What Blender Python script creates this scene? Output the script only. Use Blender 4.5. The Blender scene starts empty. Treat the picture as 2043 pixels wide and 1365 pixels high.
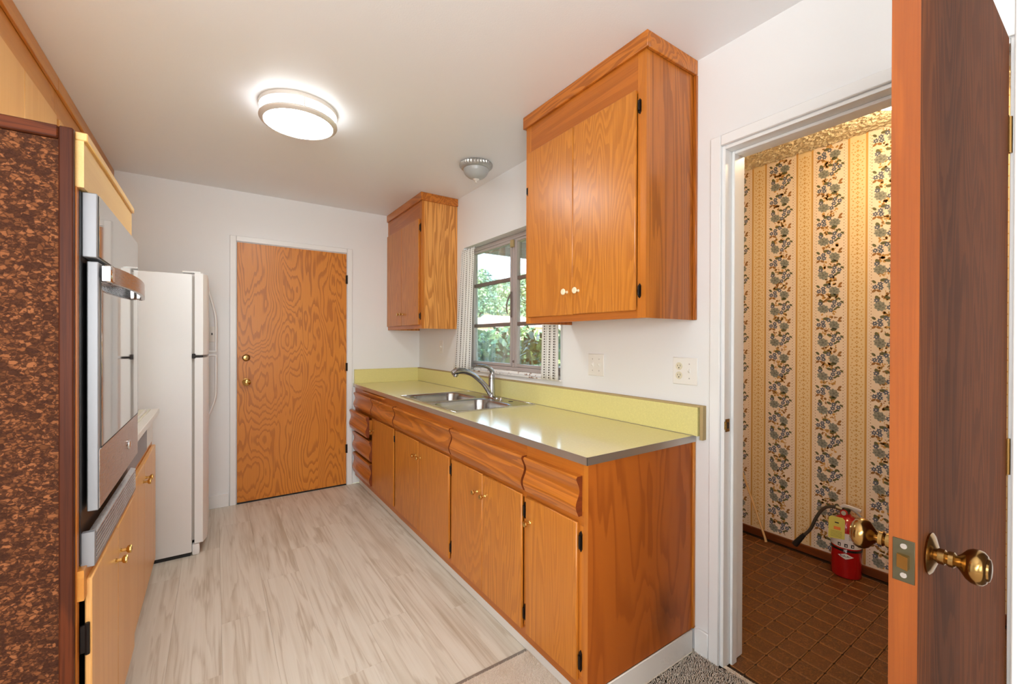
import bpy, bmesh, math, random
import numpy as np
from mathutils import Vector, Matrix
random.seed(7); RNG = np.random.default_rng(7)
SC = bpy.context.scene; COL = SC.collection

# ------------------------------------------------------------------ camera, world, sun, area lights, exposure
CAMH = 1.28
cam_d = bpy.data.cameras.new('camera'); cam = bpy.data.objects.new('camera', cam_d); COL.objects.link(cam)
SC.camera = cam
cam_d.sensor_width = 36; cam_d.lens = 860 / 2043 * 36; cam_d.clip_start = 0.02; cam_d.clip_end = 500
_y, _p, _r = map(math.radians, (34.55, -0.2, 0.18))
fw = Vector((math.sin(_y) * math.cos(_p), math.cos(_y) * math.cos(_p), math.sin(_p)))
rt = Vector((math.cos(_y), -math.sin(_y), 0)); up = rt.cross(fw)
rt, up = rt * math.cos(_r) + up * math.sin(_r), up * math.cos(_r) - rt * math.sin(_r)
m = Matrix((rt, up, -fw)).transposed().to_4x4(); m.translation = (0, 0, CAMH); cam.matrix_world = m

W = bpy.data.worlds.new('sky'); SC.world = W; W.use_nodes = True
wn = W.node_tree.nodes; wn.clear()
sky = wn.new('ShaderNodeTexSky'); sky.sky_type = 'NISHITA'; sky.sun_disc = False
sky.sun_elevation = math.radians(42); sky.sun_rotation = math.radians(200); sky.air_density = 1.2; sky.dust_density = 3.0
bg = wn.new('ShaderNodeBackground'); bg.inputs['Strength'].default_value = 1.9
wo = wn.new('ShaderNodeOutputWorld')
W.node_tree.links.new(sky.outputs[0], bg.inputs[0]); W.node_tree.links.new(bg.outputs[0], wo.inputs[0])

def lamp(name, kind, loc, energy, color=(1, 1, 1), size=(1, 1), aim=None, **k):
    d = bpy.data.lights.new(name, kind); d.energy = energy; d.color = color
    if kind == 'AREA':
        d.shape = 'RECTANGLE'; d.size, d.size_y = size
    for a, v in k.items(): setattr(d, a, v)
    o = bpy.data.objects.new(name, d); COL.objects.link(o); o.location = loc
    if aim: o.rotation_euler = (Vector(aim) - Vector(loc)).to_track_quat('-Z', 'Y').to_euler()
    return o
lamp('sun', 'SUN', (-10, 0, 20), 3.0, (1, .95, .86), aim=(-10 + 5.5, 0 + 3.5, 20 - 6.5), angle=0.01)
# unseen fill lights added in the dining room, behind and left of the camera
lamp('dining_fill', 'AREA', (-0.9, -3.38, 1.45), 54, (1, .985, .965), (2.4, 1.4), aim=(-0.3, 1, 1.3))
lamp('dining_fill', 'AREA', (-3.28, -1.0, 1.45), 30, (1, .985, .965), (1.8, 1.3), aim=(0, -0.4, 1.2))
# another added fill behind the camera, aimed up to brighten the ceiling
lamp('ceiling_fill', 'AREA', (-.35, -.55, 1.45), 25, (.96, .985, 1), (.8, .8), aim=(0.0, .7, 2.43))
SC.view_settings.view_transform = 'Standard'; SC.view_settings.look = 'None'
SC.view_settings.exposure = 0.50; SC.view_settings.gamma = 1; SC.view_settings.use_curve_mapping = False
SC.cycles.max_bounces = 10; SC.cycles.diffuse_bounces = 6; SC.cycles.glossy_bounces = 5
SC.cycles.transparent_max_bounces = 12; SC.cycles.caustics_reflective = False; SC.cycles.caustics_refractive = False
SC.cycles.sample_clamp_indirect = 6; SC.cycles.use_denoising = True
LAMP_STRENGTH = 30.0

# ------------------------------------------------------------------ node helpers
def srgb(r, g, b):
    f = lambda c: (c / 255 / 12.92) if c <= 10 else ((c / 255 + .055) / 1.055) ** 2.4
    return (f(r), f(g), f(b), 1)
class NT:
    def __init__(s, name):
        s.m = bpy.data.materials.new(name); s.m.use_nodes = True; s.t = s.m.node_tree
        s.t.nodes.clear(); s.out = s.t.nodes.new('ShaderNodeOutputMaterial')
    def n(s, kind, ins=None, **k):
        nd = s.t.nodes.new('ShaderNode' + kind)
        for a, v in k.items(): setattr(nd, a, v)
        for a, v in (ins or {}).items():
            i = nd.inputs[a]
            if isinstance(v, bpy.types.NodeSocket): s.t.links.new(v, i)
            else: i.default_value = v
        return nd
    def math(s, op, a, b=0.0, c=0.0): return s.n('Math', {0: a, 1: b, 2: c}, operation=op).outputs[0]
    def ramp(s, fac, stops, interp='LINEAR'):
        nd = s.n('ValToRGB', {0: fac}); cr = nd.color_ramp; cr.interpolation = interp
        cr.elements[0].position, cr.elements[0].color = stops[0]
        cr.elements[1].position, cr.elements[1].color = stops[-1]
        for p, c in stops[1:-1]:
            e = cr.elements.new(p); e.color = c
        return nd.outputs[0]
    def mix(s, f, a, b, mode='MIX'):
        nd = s.n('Mix', data_type='RGBA', blend_type=mode)
        for i, v in ((0, f), (6, a), (7, b)):
            if isinstance(v, bpy.types.NodeSocket): s.t.links.new(v, nd.inputs[i])
            else: nd.inputs[i].default_value = v
        return nd.outputs[2]
    def noise(s, vec, scale, detail=2.0, rough=.5, dist=0.0):
        return s.n('TexNoise', {'Vector': vec, 'Scale': scale, 'Detail': detail, 'Roughness': rough, 'Distortion': dist}).outputs[0]
    def bump(s, h, strength=.2, dist=.002): return s.n('Bump', {'Height': h, 'Strength': strength, 'Distance': dist}).outputs[0]
    def coords(s, scale=(1, 1, 1), rnd=True):
        tc = s.n('TexCoord').outputs['Object']
        v = tc
        if rnd:
            r = s.n('ObjectInfo').outputs['Random']
            off = s.n('CombineXYZ', {0: s.math('MULTIPLY', r, 37.0), 1: s.math('MULTIPLY', r, 91.0), 2: s.math('MULTIPLY', r, 53.0)}).outputs[0]
            v = s.n('VectorMath', {0: tc, 1: off}, operation='ADD').outputs[0]
        return s.n('Mapping', {'Vector': v, 'Scale': scale}).outputs[0]
    def done(s, color, rough=.5, metal=0.0, normal=None, **k):
        p = s.n('BsdfPrincipled', {'Base Color': color, 'Roughness': rough, 'Metallic': metal})
        if normal is not None: s.t.links.new(normal, p.inputs['Normal'])
        for a, v in k.items():
            i = p.inputs[a.replace('_', ' ')]
            if isinstance(v, bpy.types.NodeSocket): s.t.links.new(v, i)
            else: i.default_value = v
        s.t.links.new(p.outputs[0], s.out.inputs[0]); return s.m
def plain(name, rgb, rough=.5, metal=0.0, bump=None, **k):
    t = NT(name); c = srgb(*rgb)
    v = t.coords(rnd=False)
    var = t.noise(v, 9, 2)
    col = t.mix(t.math('MULTIPLY', var, .12), c, tuple(x * .8 for x in c[:3]) + (1,))
    nrm = t.bump(t.noise(v, bump[0], 3), bump[1], bump[2]) if bump else None
    return t.done(col, rough, metal, nrm, **k)
def wood(name, light, dark, axis='Z', freq=16, scale=3.2, rough=.32, pore=.35, contrast=.8, warp=.5, squash=.16, deep=None, coat=.22, tone=.35, line=.34, spec=.4):
    t = NT(name)
    sc = {'Z': (1, 1, squash), 'Y': (1, squash, 1), 'X': (squash, 1, 1)}[axis]
    v = t.coords(sc)
    n1 = t.noise(v, scale, 3, .45, warp)
    st = {'Z': (1, 1, .02), 'Y': (1, .02, 1), 'X': (.02, 1, 1)}[axis]
    v2 = t.coords(st)
    lin = t.noise(v2, 26, 2, .5)
    rings = t.math('FRACT', t.math('MULTIPLY', t.math('ADD', n1, t.math('MULTIPLY', lin, .05)), freq))
    L, D = srgb(*light), srgb(*dark)
    col = t.ramp(rings, [(0, L), (1 - line * 1.9, L), (1 - line, D), (.96, D), (1, L)])
    col = t.mix(contrast, L, col)
    fine = t.noise(v2, 260, 3, .6)
    col = t.mix(t.math('MULTIPLY', t.ramp(fine, [(.45, (0, 0, 0, 1)), (.62, (1, 1, 1, 1))]), pore), col, D)
    big = t.noise(t.coords(sc), 1.7, 2)
    DD = srgb(*(deep or tuple(x * .82 for x in light)))
    col = t.mix(t.math('MULTIPLY', t.ramp(big, [(.38, (0, 0, 0, 1)), (.68, (1, 1, 1, 1))]), tone), col, DD)
    nrm = t.bump(t.math('ADD', t.math('MULTIPLY', rings, .5), fine), .12, .0006)
    return t.done(col, rough, 0, nrm, Coat_Weight=coat, Coat_Roughness=.3, Specular_IOR_Level=spec)

# ------------------------------------------------------------------ materials
M = {}
def _paint(name, rgb, sc=120, st=.12):
    t = NT(name); v = t.coords(rnd=False)
    n = t.math('ADD', t.noise(v, sc, 3), t.math('MULTIPLY', t.noise(v, 14, 2), .6))
    c = srgb(*rgb)
    col = t.mix(t.math('MULTIPLY', t.noise(v, 2.2, 3), .10), c, tuple(x * .86 for x in c[:3]) + (1,))
    return t.done(col, .42, 0, t.bump(n, st, .002))
M['wall'] = _paint('wall_paint', (234, 236, 237)); M['ceil'] = _paint('ceiling_paint', (236, 238, 240), 160, .18)
M['trim'] = plain('trim_gloss_paint', (238, 240, 240), .3, bump=(60, .08, .001))
M['grey_wall'] = plain('near_wall_paint', (226, 227, 225), .5)
M['door_ply'] = wood('door_plywood', (214, 136, 48), (152, 80, 20), 'Z', 50, 1.8, .36, .12, .58, .35, .34, (194, 112, 34), tone=.5, line=.24)
M['cab'] = wood('cabinet_oak', (204, 130, 46), (154, 84, 22), 'Z', 42, 3.4, .34, .34, .42, .4, .10, (190, 112, 34))
M['cabh'] = wood('cabinet_oak_horizontal', (198, 118, 40), (138, 70, 18), 'Y', 14, 6, .28, .28, .6, .7, .10, (186, 104, 28))
M['cabx'] = wood('cabinet_oak_cross', (196, 118, 44), (142, 72, 20), 'X', 14, 6, .3, .28, .6, .7, .10, (178, 100, 30))
M['frame'] = wood('face_frame_wood', (200, 122, 42), (160, 88, 26), 'Z', 10, 6, .34, .3, .4, .4, .06, (184, 106, 32))
M['frameh'] = wood('face_frame_rail_wood', (190, 110, 36), (144, 76, 20), 'Y', 10, 6, .34, .3, .4, .4, .06, (170, 92, 26))
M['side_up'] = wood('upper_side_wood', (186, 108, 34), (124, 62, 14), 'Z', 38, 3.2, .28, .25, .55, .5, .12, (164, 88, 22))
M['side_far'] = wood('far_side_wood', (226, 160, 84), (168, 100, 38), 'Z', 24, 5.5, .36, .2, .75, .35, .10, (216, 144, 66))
M['endgrain'] = wood('dark_end_grain', (128, 58, 20), (88, 36, 12), 'X', 8, 8, .5, .3, .4, .4, .1, coat=0)
M['light'] = wood('pale_maple', (232, 180, 112), (210, 148, 78), 'Z', 7, 3, .36, .25, .4, .3, .08, (226, 168, 96))
M['lighty'] = wood('pale_maple_horizontal', (228, 190, 122), (208, 160, 88), 'Y', 7, 3, .36, .2, .35, .3, .08, (222, 176, 102))
M['lightfr'] = wood('maple_frame', (212, 144, 58), (184, 108, 34), 'Y', 8, 4, .34, .25, .4, .3, .08, (198, 128, 44))
M['darkwood'] = wood('dark_trim_wood', (98, 46, 20), (46, 20, 12), 'Z', 6, 8, .5, .5, .5, .5, .08, (60, 28, 16), coat=.0, spec=.15)
M['darkwoodx'] = wood('dark_trim_wood_cross', (98, 46, 20), (46, 20, 12), 'X', 6, 8, .5, .5, .5, .5, .08, (60, 28, 16), coat=.0, spec=.15)
M['entry'] = wood('open_door_walnut', (104, 58, 28), (58, 28, 12), 'Z', 34, 3.6, .6, .35, .5, .35, .14, (90, 48, 26), coat=.0, spec=.04)
M['entry_edge'] = wood('open_door_edge', (150, 76, 14), (112, 50, 8), 'Z', 6, 9, .32, .3, .35, .2, .05, (142, 68, 20))
M['skirt'] = wood('brown_skirting', (130, 66, 26), (84, 40, 16), 'Y', 8, 6, .35, .3, .5, .5, .08)
# base end panel: reddish veneer with a dark scorch mark and a worn front edge
t = NT('end_panel_veneer'); v = t.coords((1, 1, .16), False)
n1 = t.noise(v, 3.2, 3, .45, .5); lin = t.noise(t.coords((1, 1, .02), False), 26, 2)
rings = t.math('FRACT', t.math('MULTIPLY', t.math('ADD', n1, t.math('MULTIPLY', lin, .06)), 16))
A, B, Cc = srgb(178, 96, 32), srgb(134, 64, 18), srgb(158, 78, 24)
col = t.ramp(rings, [(0, A), (.45, A), (.82, B), (.93, B), (1, A)]); col = t.mix(.55, A, col)
col = t.mix(t.math('MULTIPLY', t.ramp(t.noise(v, 1.9, 2), [(.38, (0, 0, 0, 1)), (.66, (1, 1, 1, 1))]), .6), col, Cc)
P = t.n('TexCoord').outputs['Object']
dst = t.n('VectorMath', {0: P, 1: (0.122, 0, -0.255)}, operation='SUBTRACT').outputs[0]
dst = t.n('Mapping', {'Vector': dst, 'Scale': (1, 0, .62), 'Rotation': (0, -.5, 0)}).outputs[0]
ln = t.n('VectorMath', {0: dst}, operation='LENGTH').outputs['Value']
sp = t.math('ADD', ln, t.math('MULTIPLY', t.math('SUBTRACT', t.noise(P, 22, 3), .5), .03))
col = t.mix(t.ramp(sp, [(.0, (.62,) * 3 + (1,)), (.03, (.45,) * 3 + (1,)), (.09, (0, 0, 0, 1))]), col, srgb(84, 38, 14))
M['endpanel'] = t.done(col, .4, 0, t.bump(rings, .06, .0004), Specular_IOR_Level=.22)
# cork
t = NT('cork_sheet'); v = t.coords((1, 1, 1.3), False)
wv = t.n('VectorMath', {0: v, 1: t.n('VectorMath', {0: t.n('TexNoise', {'Vector': v, 'Scale': 60.0, 'Detail': 3.0}).outputs['Color'], 3: .007}, operation='SCALE').outputs[0]}, operation='ADD').outputs[0]
vo = t.n('TexVoronoi', {'Vector': wv, 'Scale': 78.0}); vc = vo.outputs['Color']
ed = t.n('TexVoronoi', {'Vector': wv, 'Scale': 78.0}, feature='DISTANCE_TO_EDGE').outputs['Distance']
g = t.n('SeparateColor', {0: vc}).outputs[0]
col = t.ramp(g, [(0, srgb(66, 38, 22)), (.12, srgb(96, 58, 32)), (.4, srgb(122, 74, 42)), (.7, srgb(146, 92, 56)), (.92, srgb(104, 62, 34)), (1, srgb(34, 18, 14))])
dk = t.ramp(t.noise(wv, 42, 4, .6), [(.50, (0, 0, 0, 1)), (.58, (1, 1, 1, 1))])
col = t.mix(t.math('MULTIPLY', dk, .92), col, srgb(38, 22, 18))
v3 = t.n('TexVoronoi', {'Vector': wv, 'Scale': 165.0}); g3 = t.n('SeparateColor', {0: v3.outputs['Color']}).outputs[1]
col = t.mix(t.ramp(g3, [(.56, (0, 0, 0, 1)), (.66, (.85,) * 3 + (1,))], 'CONSTANT'), col, srgb(44, 24, 14))
col = t.mix(t.ramp(ed, [(0, (.85,) * 3 + (1,)), (.14, (0, 0, 0, 1))]), col, srgb(30, 16, 12))
col = t.mix(t.math('MULTIPLY', t.noise(v, 300, 2), .3), col, srgb(120, 66, 36))
M['cork'] = t.done(col, .8, 0, t.bump(t.math('ADD', t.math('MULTIPLY', ed, 1.6), t.math('MULTIPLY', t.math('SUBTRACT', 1.0, dk), .4)), .6, .002), Specular_IOR_Level=.15)
# metals and glass
def brushed(name, rgb, rough, sc=(1, 1, 60)):
    t = NT(name); n = t.noise(t.coords(sc, False), 30, 3)
    c = srgb(*rgb)
    return t.done(t.mix(t.math('MULTIPLY', n, .3), c, tuple(x * .82 for x in c[:3]) + (1,)), t.math('MULTIPLY_ADD', n, .12, rough - .06), 1, t.bump(n, .03, .0005))
M['steel'] = brushed('brushed_stainless', (196, 196, 200), .26); M['sink'] = brushed('sink_stainless', (176, 174, 172), .24, (60, 1, 1))
M['nickel'] = brushed('brushed_nickel_faucet', (182, 182, 184), .2)
M['satin'] = plain('satin_stainless_side', (150, 152, 156), .5, .3)
M['chrome'] = plain('polished_chrome', (210, 210, 212), .1, 1.0)
M['ring'] = plain('satin_nickel_ring', (222, 216, 208), .42, .25)
M['edge'] = brushed('counter_metal_edge', (206, 204, 200), .45)
M['collar'] = plain('silver_collar', (176, 176, 172), .3, .6)
M['brass'] = plain('polished_brass', (214, 176, 104), .22, 1.0)
M['antique'] = plain('antique_brass', (158, 124, 74), .2, 1.0, bump=(30, .05, .002)); M['bronze'] = plain('bronze_plate', (96, 90, 70), .4, .85, bump=(90, .2, .001))
M['black'] = plain('black_metal', (26, 20, 18), .45, .5); M['blackgap'] = plain('black_enamel', (12, 12, 14), .4)
M['mirror'] = plain('oven_mirror_glass', (196, 192, 186), .035, 1.0)
M['white_plastic'] = plain('white_plastic', (236, 235, 230), .35); M['slot'] = plain('outlet_slot', (40, 38, 36), .5)
M['fridge'] = plain('refrigerator_white', (238, 241, 242), .38, bump=(500, .05, .0006)); M['gasket'] = plain('gasket_grey', (176, 172, 166), .6)
M['formica_white'] = plain('white_formica', (226, 222, 212), .3); M['cream'] = plain('cream_enamel', (226, 220, 196), .25)
M['ceramic'] = plain('ivory_ceramic', (232, 222, 190), .2)
M['raw'] = plain('raw_particle_board', (178, 156, 110), .8, bump=(120, .5, .003)); M['cove'] = plain('white_cove_base', (226, 222, 216), .4)
t = NT('frosted_glass_off'); lw = t.noise(t.coords(rnd=False), 20, 1)
M['frost'] = t.done(srgb(168, 170, 168), .3)
t = NT('lamp_glow'); e = t.n('Emission', {'Color': (.965, .99, 1, 1), 'Strength': LAMP_STRENGTH}); t.t.links.new(e.outputs[0], t.out.inputs[0]); M['glow'] = t.m
t = NT('lamp_glow_side'); e = t.n('Emission', {'Color': (.965, .99, 1, 1), 'Strength': 5.0}); t.t.links.new(e.outputs[0], t.out.inputs[0]); M['glow_side'] = t.m
t = NT('pantry_lamp_glow'); e = t.n('Emission', {'Color': (1, .76, .46, 1), 'Strength': 46}); t.t.links.new(e.outputs[0], t.out.inputs[0]); M['glow2'] = t.m
def glass(name, tint, film):
    t = NT(name); tr = t.n('BsdfTransparent', {0: tint}); gl = t.n('BsdfGlossy', {'Roughness': .02})
    df = t.n('BsdfDiffuse', {0: (.8, .84, .9, 1)})
    fr = t.n('LayerWeight', {0: .35}).outputs['Fresnel']
    a = t.n('MixShader', {0: t.math('MULTIPLY', fr, .6), 1: tr.outputs[0], 2: gl.outputs[0]})
    v = t.coords((1, 1, .2), False)
    f = t.math('MULTIPLY', t.ramp(t.noise(v, 34, 4, .65), [(.35, (0, 0, 0, 1)), (.8, (1, 1, 1, 1))]), film)
    b = t.n('MixShader', {0: f, 1: a.outputs[0], 2: df.outputs[0]})
    t.t.links.new(b.outputs[0], t.out.inputs[0]); return t.m
M['glass'] = glass('window_glass', (.96, .98, .98, 1), .03); M['glass_dirty'] = glass('streaky_window_glass', (.9, .95, .97, 1), .22)
# laminate counter: yellow-green with fine speckle
def laminate(name, rgb, rough):
    t = NT(name); v = t.coords(rnd=False); c = srgb(*rgb)
    n = t.noise(v, 320, 2, .6); n2 = t.noise(v, 90, 3)
    col = t.mix(t.ramp(n, [(.42, (.3,) * 3 + (1,)), (.6, (0, 0, 0, 1))]), c, tuple(x * .78 for x in c[:3]) + (1,))
    col = t.mix(t.ramp(n2, [(.5, (0, 0, 0, 1)), (.75, (.4,) * 3 + (1,))]), col, tuple(min(1, x * 1.12) for x in c[:3]) + (1,))
    return t.done(col, rough, 0, t.bump(n, .03, .0004))
M['laminate'] = laminate('yellow_laminate', (226, 216, 158), .14); M['splash'] = laminate('yellow_laminate_splash', (224, 216, 146), .3)
# vinyl plank
t = NT('vinyl_plank'); v = t.coords((1, .075, 1)); n1 = t.noise(v, 6.5, 4, .5, .35)
lin = t.noise(t.coords((1, .025, 1)), 60, 3, .6)
rg = t.math('FRACT', t.math('MULTIPLY', t.math('ADD', n1, t.math('MULTIPLY', lin, .12)), 9))
L, D, E2 = srgb(222, 216, 202), srgb(164, 144, 116), srgb(232, 228, 217)
col = t.mix(t.math('MULTIPLY', t.ramp(rg, [(0, (0, 0, 0, 1)), (.5, (.15,) * 3 + (1,)), (.86, (1, 1, 1, 1)), (1, (0, 0, 0, 1))]), .5), L, D)
col = t.mix(t.math('MULTIPLY', t.ramp(t.noise(t.coords((1, .10, 1)), 9, 3), [(.50, (0, 0, 0, 1)), (.70, (1, 1, 1, 1))]), .55), col, D)
col = t.mix(t.math('MULTIPLY', t.ramp(lin, [(.4, (1, 1, 1, 1)), (.6, (0, 0, 0, 1))]), .45), col, E2)
r = t.n('ObjectInfo').outputs['Random']
col = t.mix(t.math('MULTIPLY', r, .16), col, srgb(204, 190, 168))
M['plank'] = t.done(col, .42, 0, t.bump(lin, .12, .0006))
M['underlay'] = plain('floor_underlay', (120, 108, 92), .8)
M['transition'] = plain('grey_transition_strip', (150, 142, 132), .45, .3)
# carpet
t = NT('beige_carpet'); v = t.coords(rnd=False)
n = t.noise(v, 420, 3, .7); n2 = t.noise(v, 7, 3)
col = t.ramp(n, [(.32, srgb(200, 182, 164)), (.5, srgb(228, 213, 197)), (.68, srgb(248, 239, 228))])
col = t.mix(t.ramp(n2, [(.55, (0, 0, 0, 1)), (.75, (.4,) * 3 + (1,))]), col, srgb(206, 184, 158))
M['carpet'] = t.done(col, .95, 0, t.bump(n, .5, .004))
# pantry vinyl brick
def tile_mat(name, a, b, c):
    t = NT(name); v = t.coords(); n = t.noise(v, 75, 4, .7, 2.0); n2 = t.noise(v, 18, 3)
    col = t.ramp(n, [(.3, srgb(*a)), (.52, srgb(*b)), (.66, srgb(*c))])
    r = t.n('ObjectInfo').outputs['Random']
    col = t.mix(t.math('MULTIPLY', r, .5), col, srgb(*b)); col = t.mix(t.math('MULTIPLY', n2, .5), col, srgb(*a))
    return t.done(col, .34, 0, t.bump(n, .3, .001))
M['tile'] = tile_mat('brown_vinyl_brick', (66, 36, 16), (112, 66, 30), (166, 108, 52)); M['tile_rim'] = tile_mat('golden_brick_rim', (120, 76, 40), (156, 104, 58), (180, 126, 74))
M['grout'] = plain('dark_brown_joint', (46, 26, 12), .5)
M['popcorn'] = plain('popcorn_texture', (236, 222, 190), .9, bump=(90, .6, .006))
M['wp'] = plain('wallpaper_ground', (246, 228, 208), .6); M['wp_gold'] = plain('wallpaper_gold_print', (214, 164, 88), .5)
M['wp_tan'] = plain('wallpaper_tan_print', (240, 216, 170), .55); M['wp_blue'] = plain('wallpaper_blue_print', (98, 104, 120), .55)
M['wp_grey'] = plain('wallpaper_slate_rose_print', (150, 150, 138), .55); M['wp_grey2'] = plain('wallpaper_slate_rose_shade', (118, 120, 112), .55)
M['wp_green'] = plain('wallpaper_olive_leaf_print', (104, 100, 62), .55); M['wp_brown'] = plain('wallpaper_brown_print', (160, 112, 56), .55)
M['wp_white'] = plain('wallpaper_white_print', (238, 228, 216), .55)
# curtain
t = NT('stitched_curtain'); uv = t.n('TexCoord').outputs['UV']; s = t.n('SeparateXYZ', {0: uv})
fu = t.math('FRACT', t.math('MULTIPLY', s.outputs[0], 17.0)); fv = t.math('FRACT', t.math('MULTIPLY', s.outputs[1], 62.0))
ln = t.math('LESS_THAN', t.math('ABSOLUTE', t.math('SUBTRACT', fu, .5)), .13)
col = t.mix(t.math('MULTIPLY', ln, t.math('LESS_THAN', fv, .55)), srgb(240, 238, 234), srgb(84, 74, 64))
pr = t.n('BsdfPrincipled', {'Base Color': col, 'Roughness': .9}); tl = t.n('BsdfTranslucent', {'Color': col})
mx = t.n('MixShader', {0: .3, 1: pr.outputs[0], 2: tl.outputs[0]}); t.t.links.new(mx.outputs[0], t.out.inputs[0]); M['curtain'] = t.m
# window paint, sill with flaking patches
M['winpaint'] = plain('aged_steel_window_paint', (176, 166, 162), .45, bump=(40, .2, .001)); M['winbar'] = plain('window_bar_paint', (120, 104, 98), .5)
t = NT('flaking_sill_paint'); v = t.coords(rnd=False); n = t.noise(v, 26, 4, .6)
col = t.mix(t.ramp(n, [(.57, (0, 0, 0, 1)), (.61, (1, 1, 1, 1))]), srgb(232, 230, 226), srgb(140, 104, 84)); M['sill'] = t.done(col, .5, 0, t.bump(n, .4, .002))
M['red'] = plain('fire_red_enamel', (178, 12, 18), .22, Coat_Weight=.5); M['rubber'] = plain('black_rubber', (24, 22, 22), .5); M['hose'] = plain('hose_grey', (70, 62, 54), .45)
M['tag'] = plain('yellow_green_tag', (222, 212, 100), .6); M['orange'] = plain('orange_ink', (236, 128, 60), .6); M['ink'] = plain('black_ink', (38, 34, 34), .6)
M['label'] = plain('white_label', (232, 226, 226), .45); M['pale_stick'] = plain('pale_wooden_dowel', (222, 184, 130), .5)
# outside
t = NT('green_foliage'); r = t.n('ObjectInfo').outputs['Random']; n = t.noise(t.coords(), 5, 3)
col = t.ramp(n, [(.3, srgb(36, 78, 66)), (.5, srgb(70, 112, 72)), (.7, srgb(140, 166, 92))]); M['leaf'] = t.done(col, .5)
t = NT('hill_foliage'); n = t.noise(t.coords(), .9, 3); col = t.ramp(n, [(.3, srgb(72, 108, 104)), (.5, srgb(104, 140, 108)), (.7, srgb(150, 172, 120))]); M['leaf2'] = t.done(col, .7)
M['bark'] = plain('tree_bark', (96, 78, 60), .9); M['grass'] = plain('dry_grass', (150, 146, 96), .9, bump=(8, .4, .05))
M['stucco'] = plain('pale_house_wall', (226, 206, 190), .8); M['roof'] = plain('pale_house_roof', (188, 160, 146), .8); M['pane'] = plain('house_window_pane', (70, 84, 100), .2)
M['porch'] = wood('weathered_porch_board', (112, 112, 116), (72, 74, 80), 'X', 6, 4, .7, .4, .5, .4, .08)

# ------------------------------------------------------------------ mesh helpers
class MB:
    def __init__(s): s.b = bmesh.new()
    def box(s, x0, x1, y0, y1, z0, z1, mi=0, bev=0, seg=1):
        if x0 > x1: x0, x1 = x1, x0
        if y0 > y1: y0, y1 = y1, y0
        if z0 > z1: z0, z1 = z1, z0
        vs = [s.b.verts.new((x, y, z)) for x in (x0, x1) for y in (y0, y1) for z in (z0, z1)]
        F = [(0, 1, 3, 2), (4, 6, 7, 5), (0, 4, 5, 1), (2, 3, 7, 6), (0, 2, 6, 4), (1, 5, 7, 3)]
        fs = [s.b.faces.new([vs[i] for i in f]) for f in F]
        for f in fs: f.material_index = mi
        if bev:
            es = list({e for f in fs for e in f.edges})
            r = bmesh.ops.bevel(s.b, geom=es, offset=bev, segments=seg, affect='EDGES', profile=.5)
            for f in r['faces']: f.material_index = mi
        return s
    def prism(s, pts, plane, a, b, mi=0):
        """pts 2-D outline; plane 'xz' extruded along y, 'yz' along x, 'xy' along z"""
        def P(u, v, w): return {'xz': (u, w, v), 'yz': (w, u, v), 'xy': (u, v, w)}[plane]
        A = [s.b.verts.new(P(u, v, a)) for u, v in pts]; B = [s.b.verts.new(P(u, v, b)) for u, v in pts]
        fs = [s.b.faces.new(A), s.b.faces.new(B[::-1])]; n = len(pts)
        for i in range(n): fs.append(s.b.faces.new([A[i], B[i], B[(i + 1) % n], A[(i + 1) % n]]))
        for f in fs: f.material_index = mi
        return s
    def lathe(s, c, axis, prof, seg=24, mi=0):
        q = Vector((0, 0, 1)).rotation_difference(Vector(axis).normalized()); c = Vector(c)
        rings = []
        for t, r in prof:
            if r <= 1e-6: rings.append([s.b.verts.new(c + q @ Vector((0, 0, t)))])
            else: rings.append([s.b.verts.new(c + q @ Vector((r * math.cos(2 * math.pi * k / seg), r * math.sin(2 * math.pi * k / seg), t))) for k in range(seg)])
        for A, B in zip(rings, rings[1:]):
            for k in range(seg):
                k2 = (k + 1) % seg
                v = ([A[0]] if len(A) == 1 else [A[k], A[k2]]) + ([B[0]] if len(B) == 1 else [B[k2], B[k]])
                if len(v) > 2: s.b.faces.new(v).material_index = mi
        for R in (rings[0], rings[-1]):
            if len(R) > 1: s.b.faces.new(R).material_index = mi
        return s
    def tube(s, pts, rad, seg=12, mi=0, flat=1.0):
        pts = [Vector(p) for p in pts]; rad = rad if isinstance(rad, (list, tuple)) else [rad] * len(pts)
        rings = []; nrm = None
        for i, p in enumerate(pts):
            d = (pts[min(i + 1, len(pts) - 1)] - pts[max(i - 1, 0)]).normalized()
            if nrm is None: nrm = d.orthogonal().normalized() if abs(d.y) > .9 else d.cross(Vector((0, 1, 0))).normalized()
            nrm = (nrm - d * nrm.dot(d)).normalized(); bi = d.cross(nrm)
            rings.append([s.b.verts.new(p + (nrm * math.cos(2 * math.pi * k / seg) + bi * math.sin(2 * math.pi * k / seg) * flat) * rad[i]) for k in range(seg)])
        for A, B in zip(rings, rings[1:]):
            for k in range(seg): s.b.faces.new([A[k], A[(k + 1) % seg], B[(k + 1) % seg], B[k]]).material_index = mi
        s.b.faces.new(rings[0][::-1]).material_index = mi; s.b.faces.new(rings[-1]).material_index = mi
        return s
    def loft(s, rings, mi=0, cap0=False, cap1=True):
        R = [[s.b.verts.new(p) for p in r] for r in rings]; n = len(R[0])
        for A, B in zip(R, R[1:]):
            for k in range(n): s.b.faces.new([A[k], A[(k + 1) % n], B[(k + 1) % n], B[k]]).material_index = mi
        if cap0: s.b.faces.new(R[0]).material_index = mi
        if cap1: s.b.faces.new(R[-1]).material_index = mi
        return s
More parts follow.
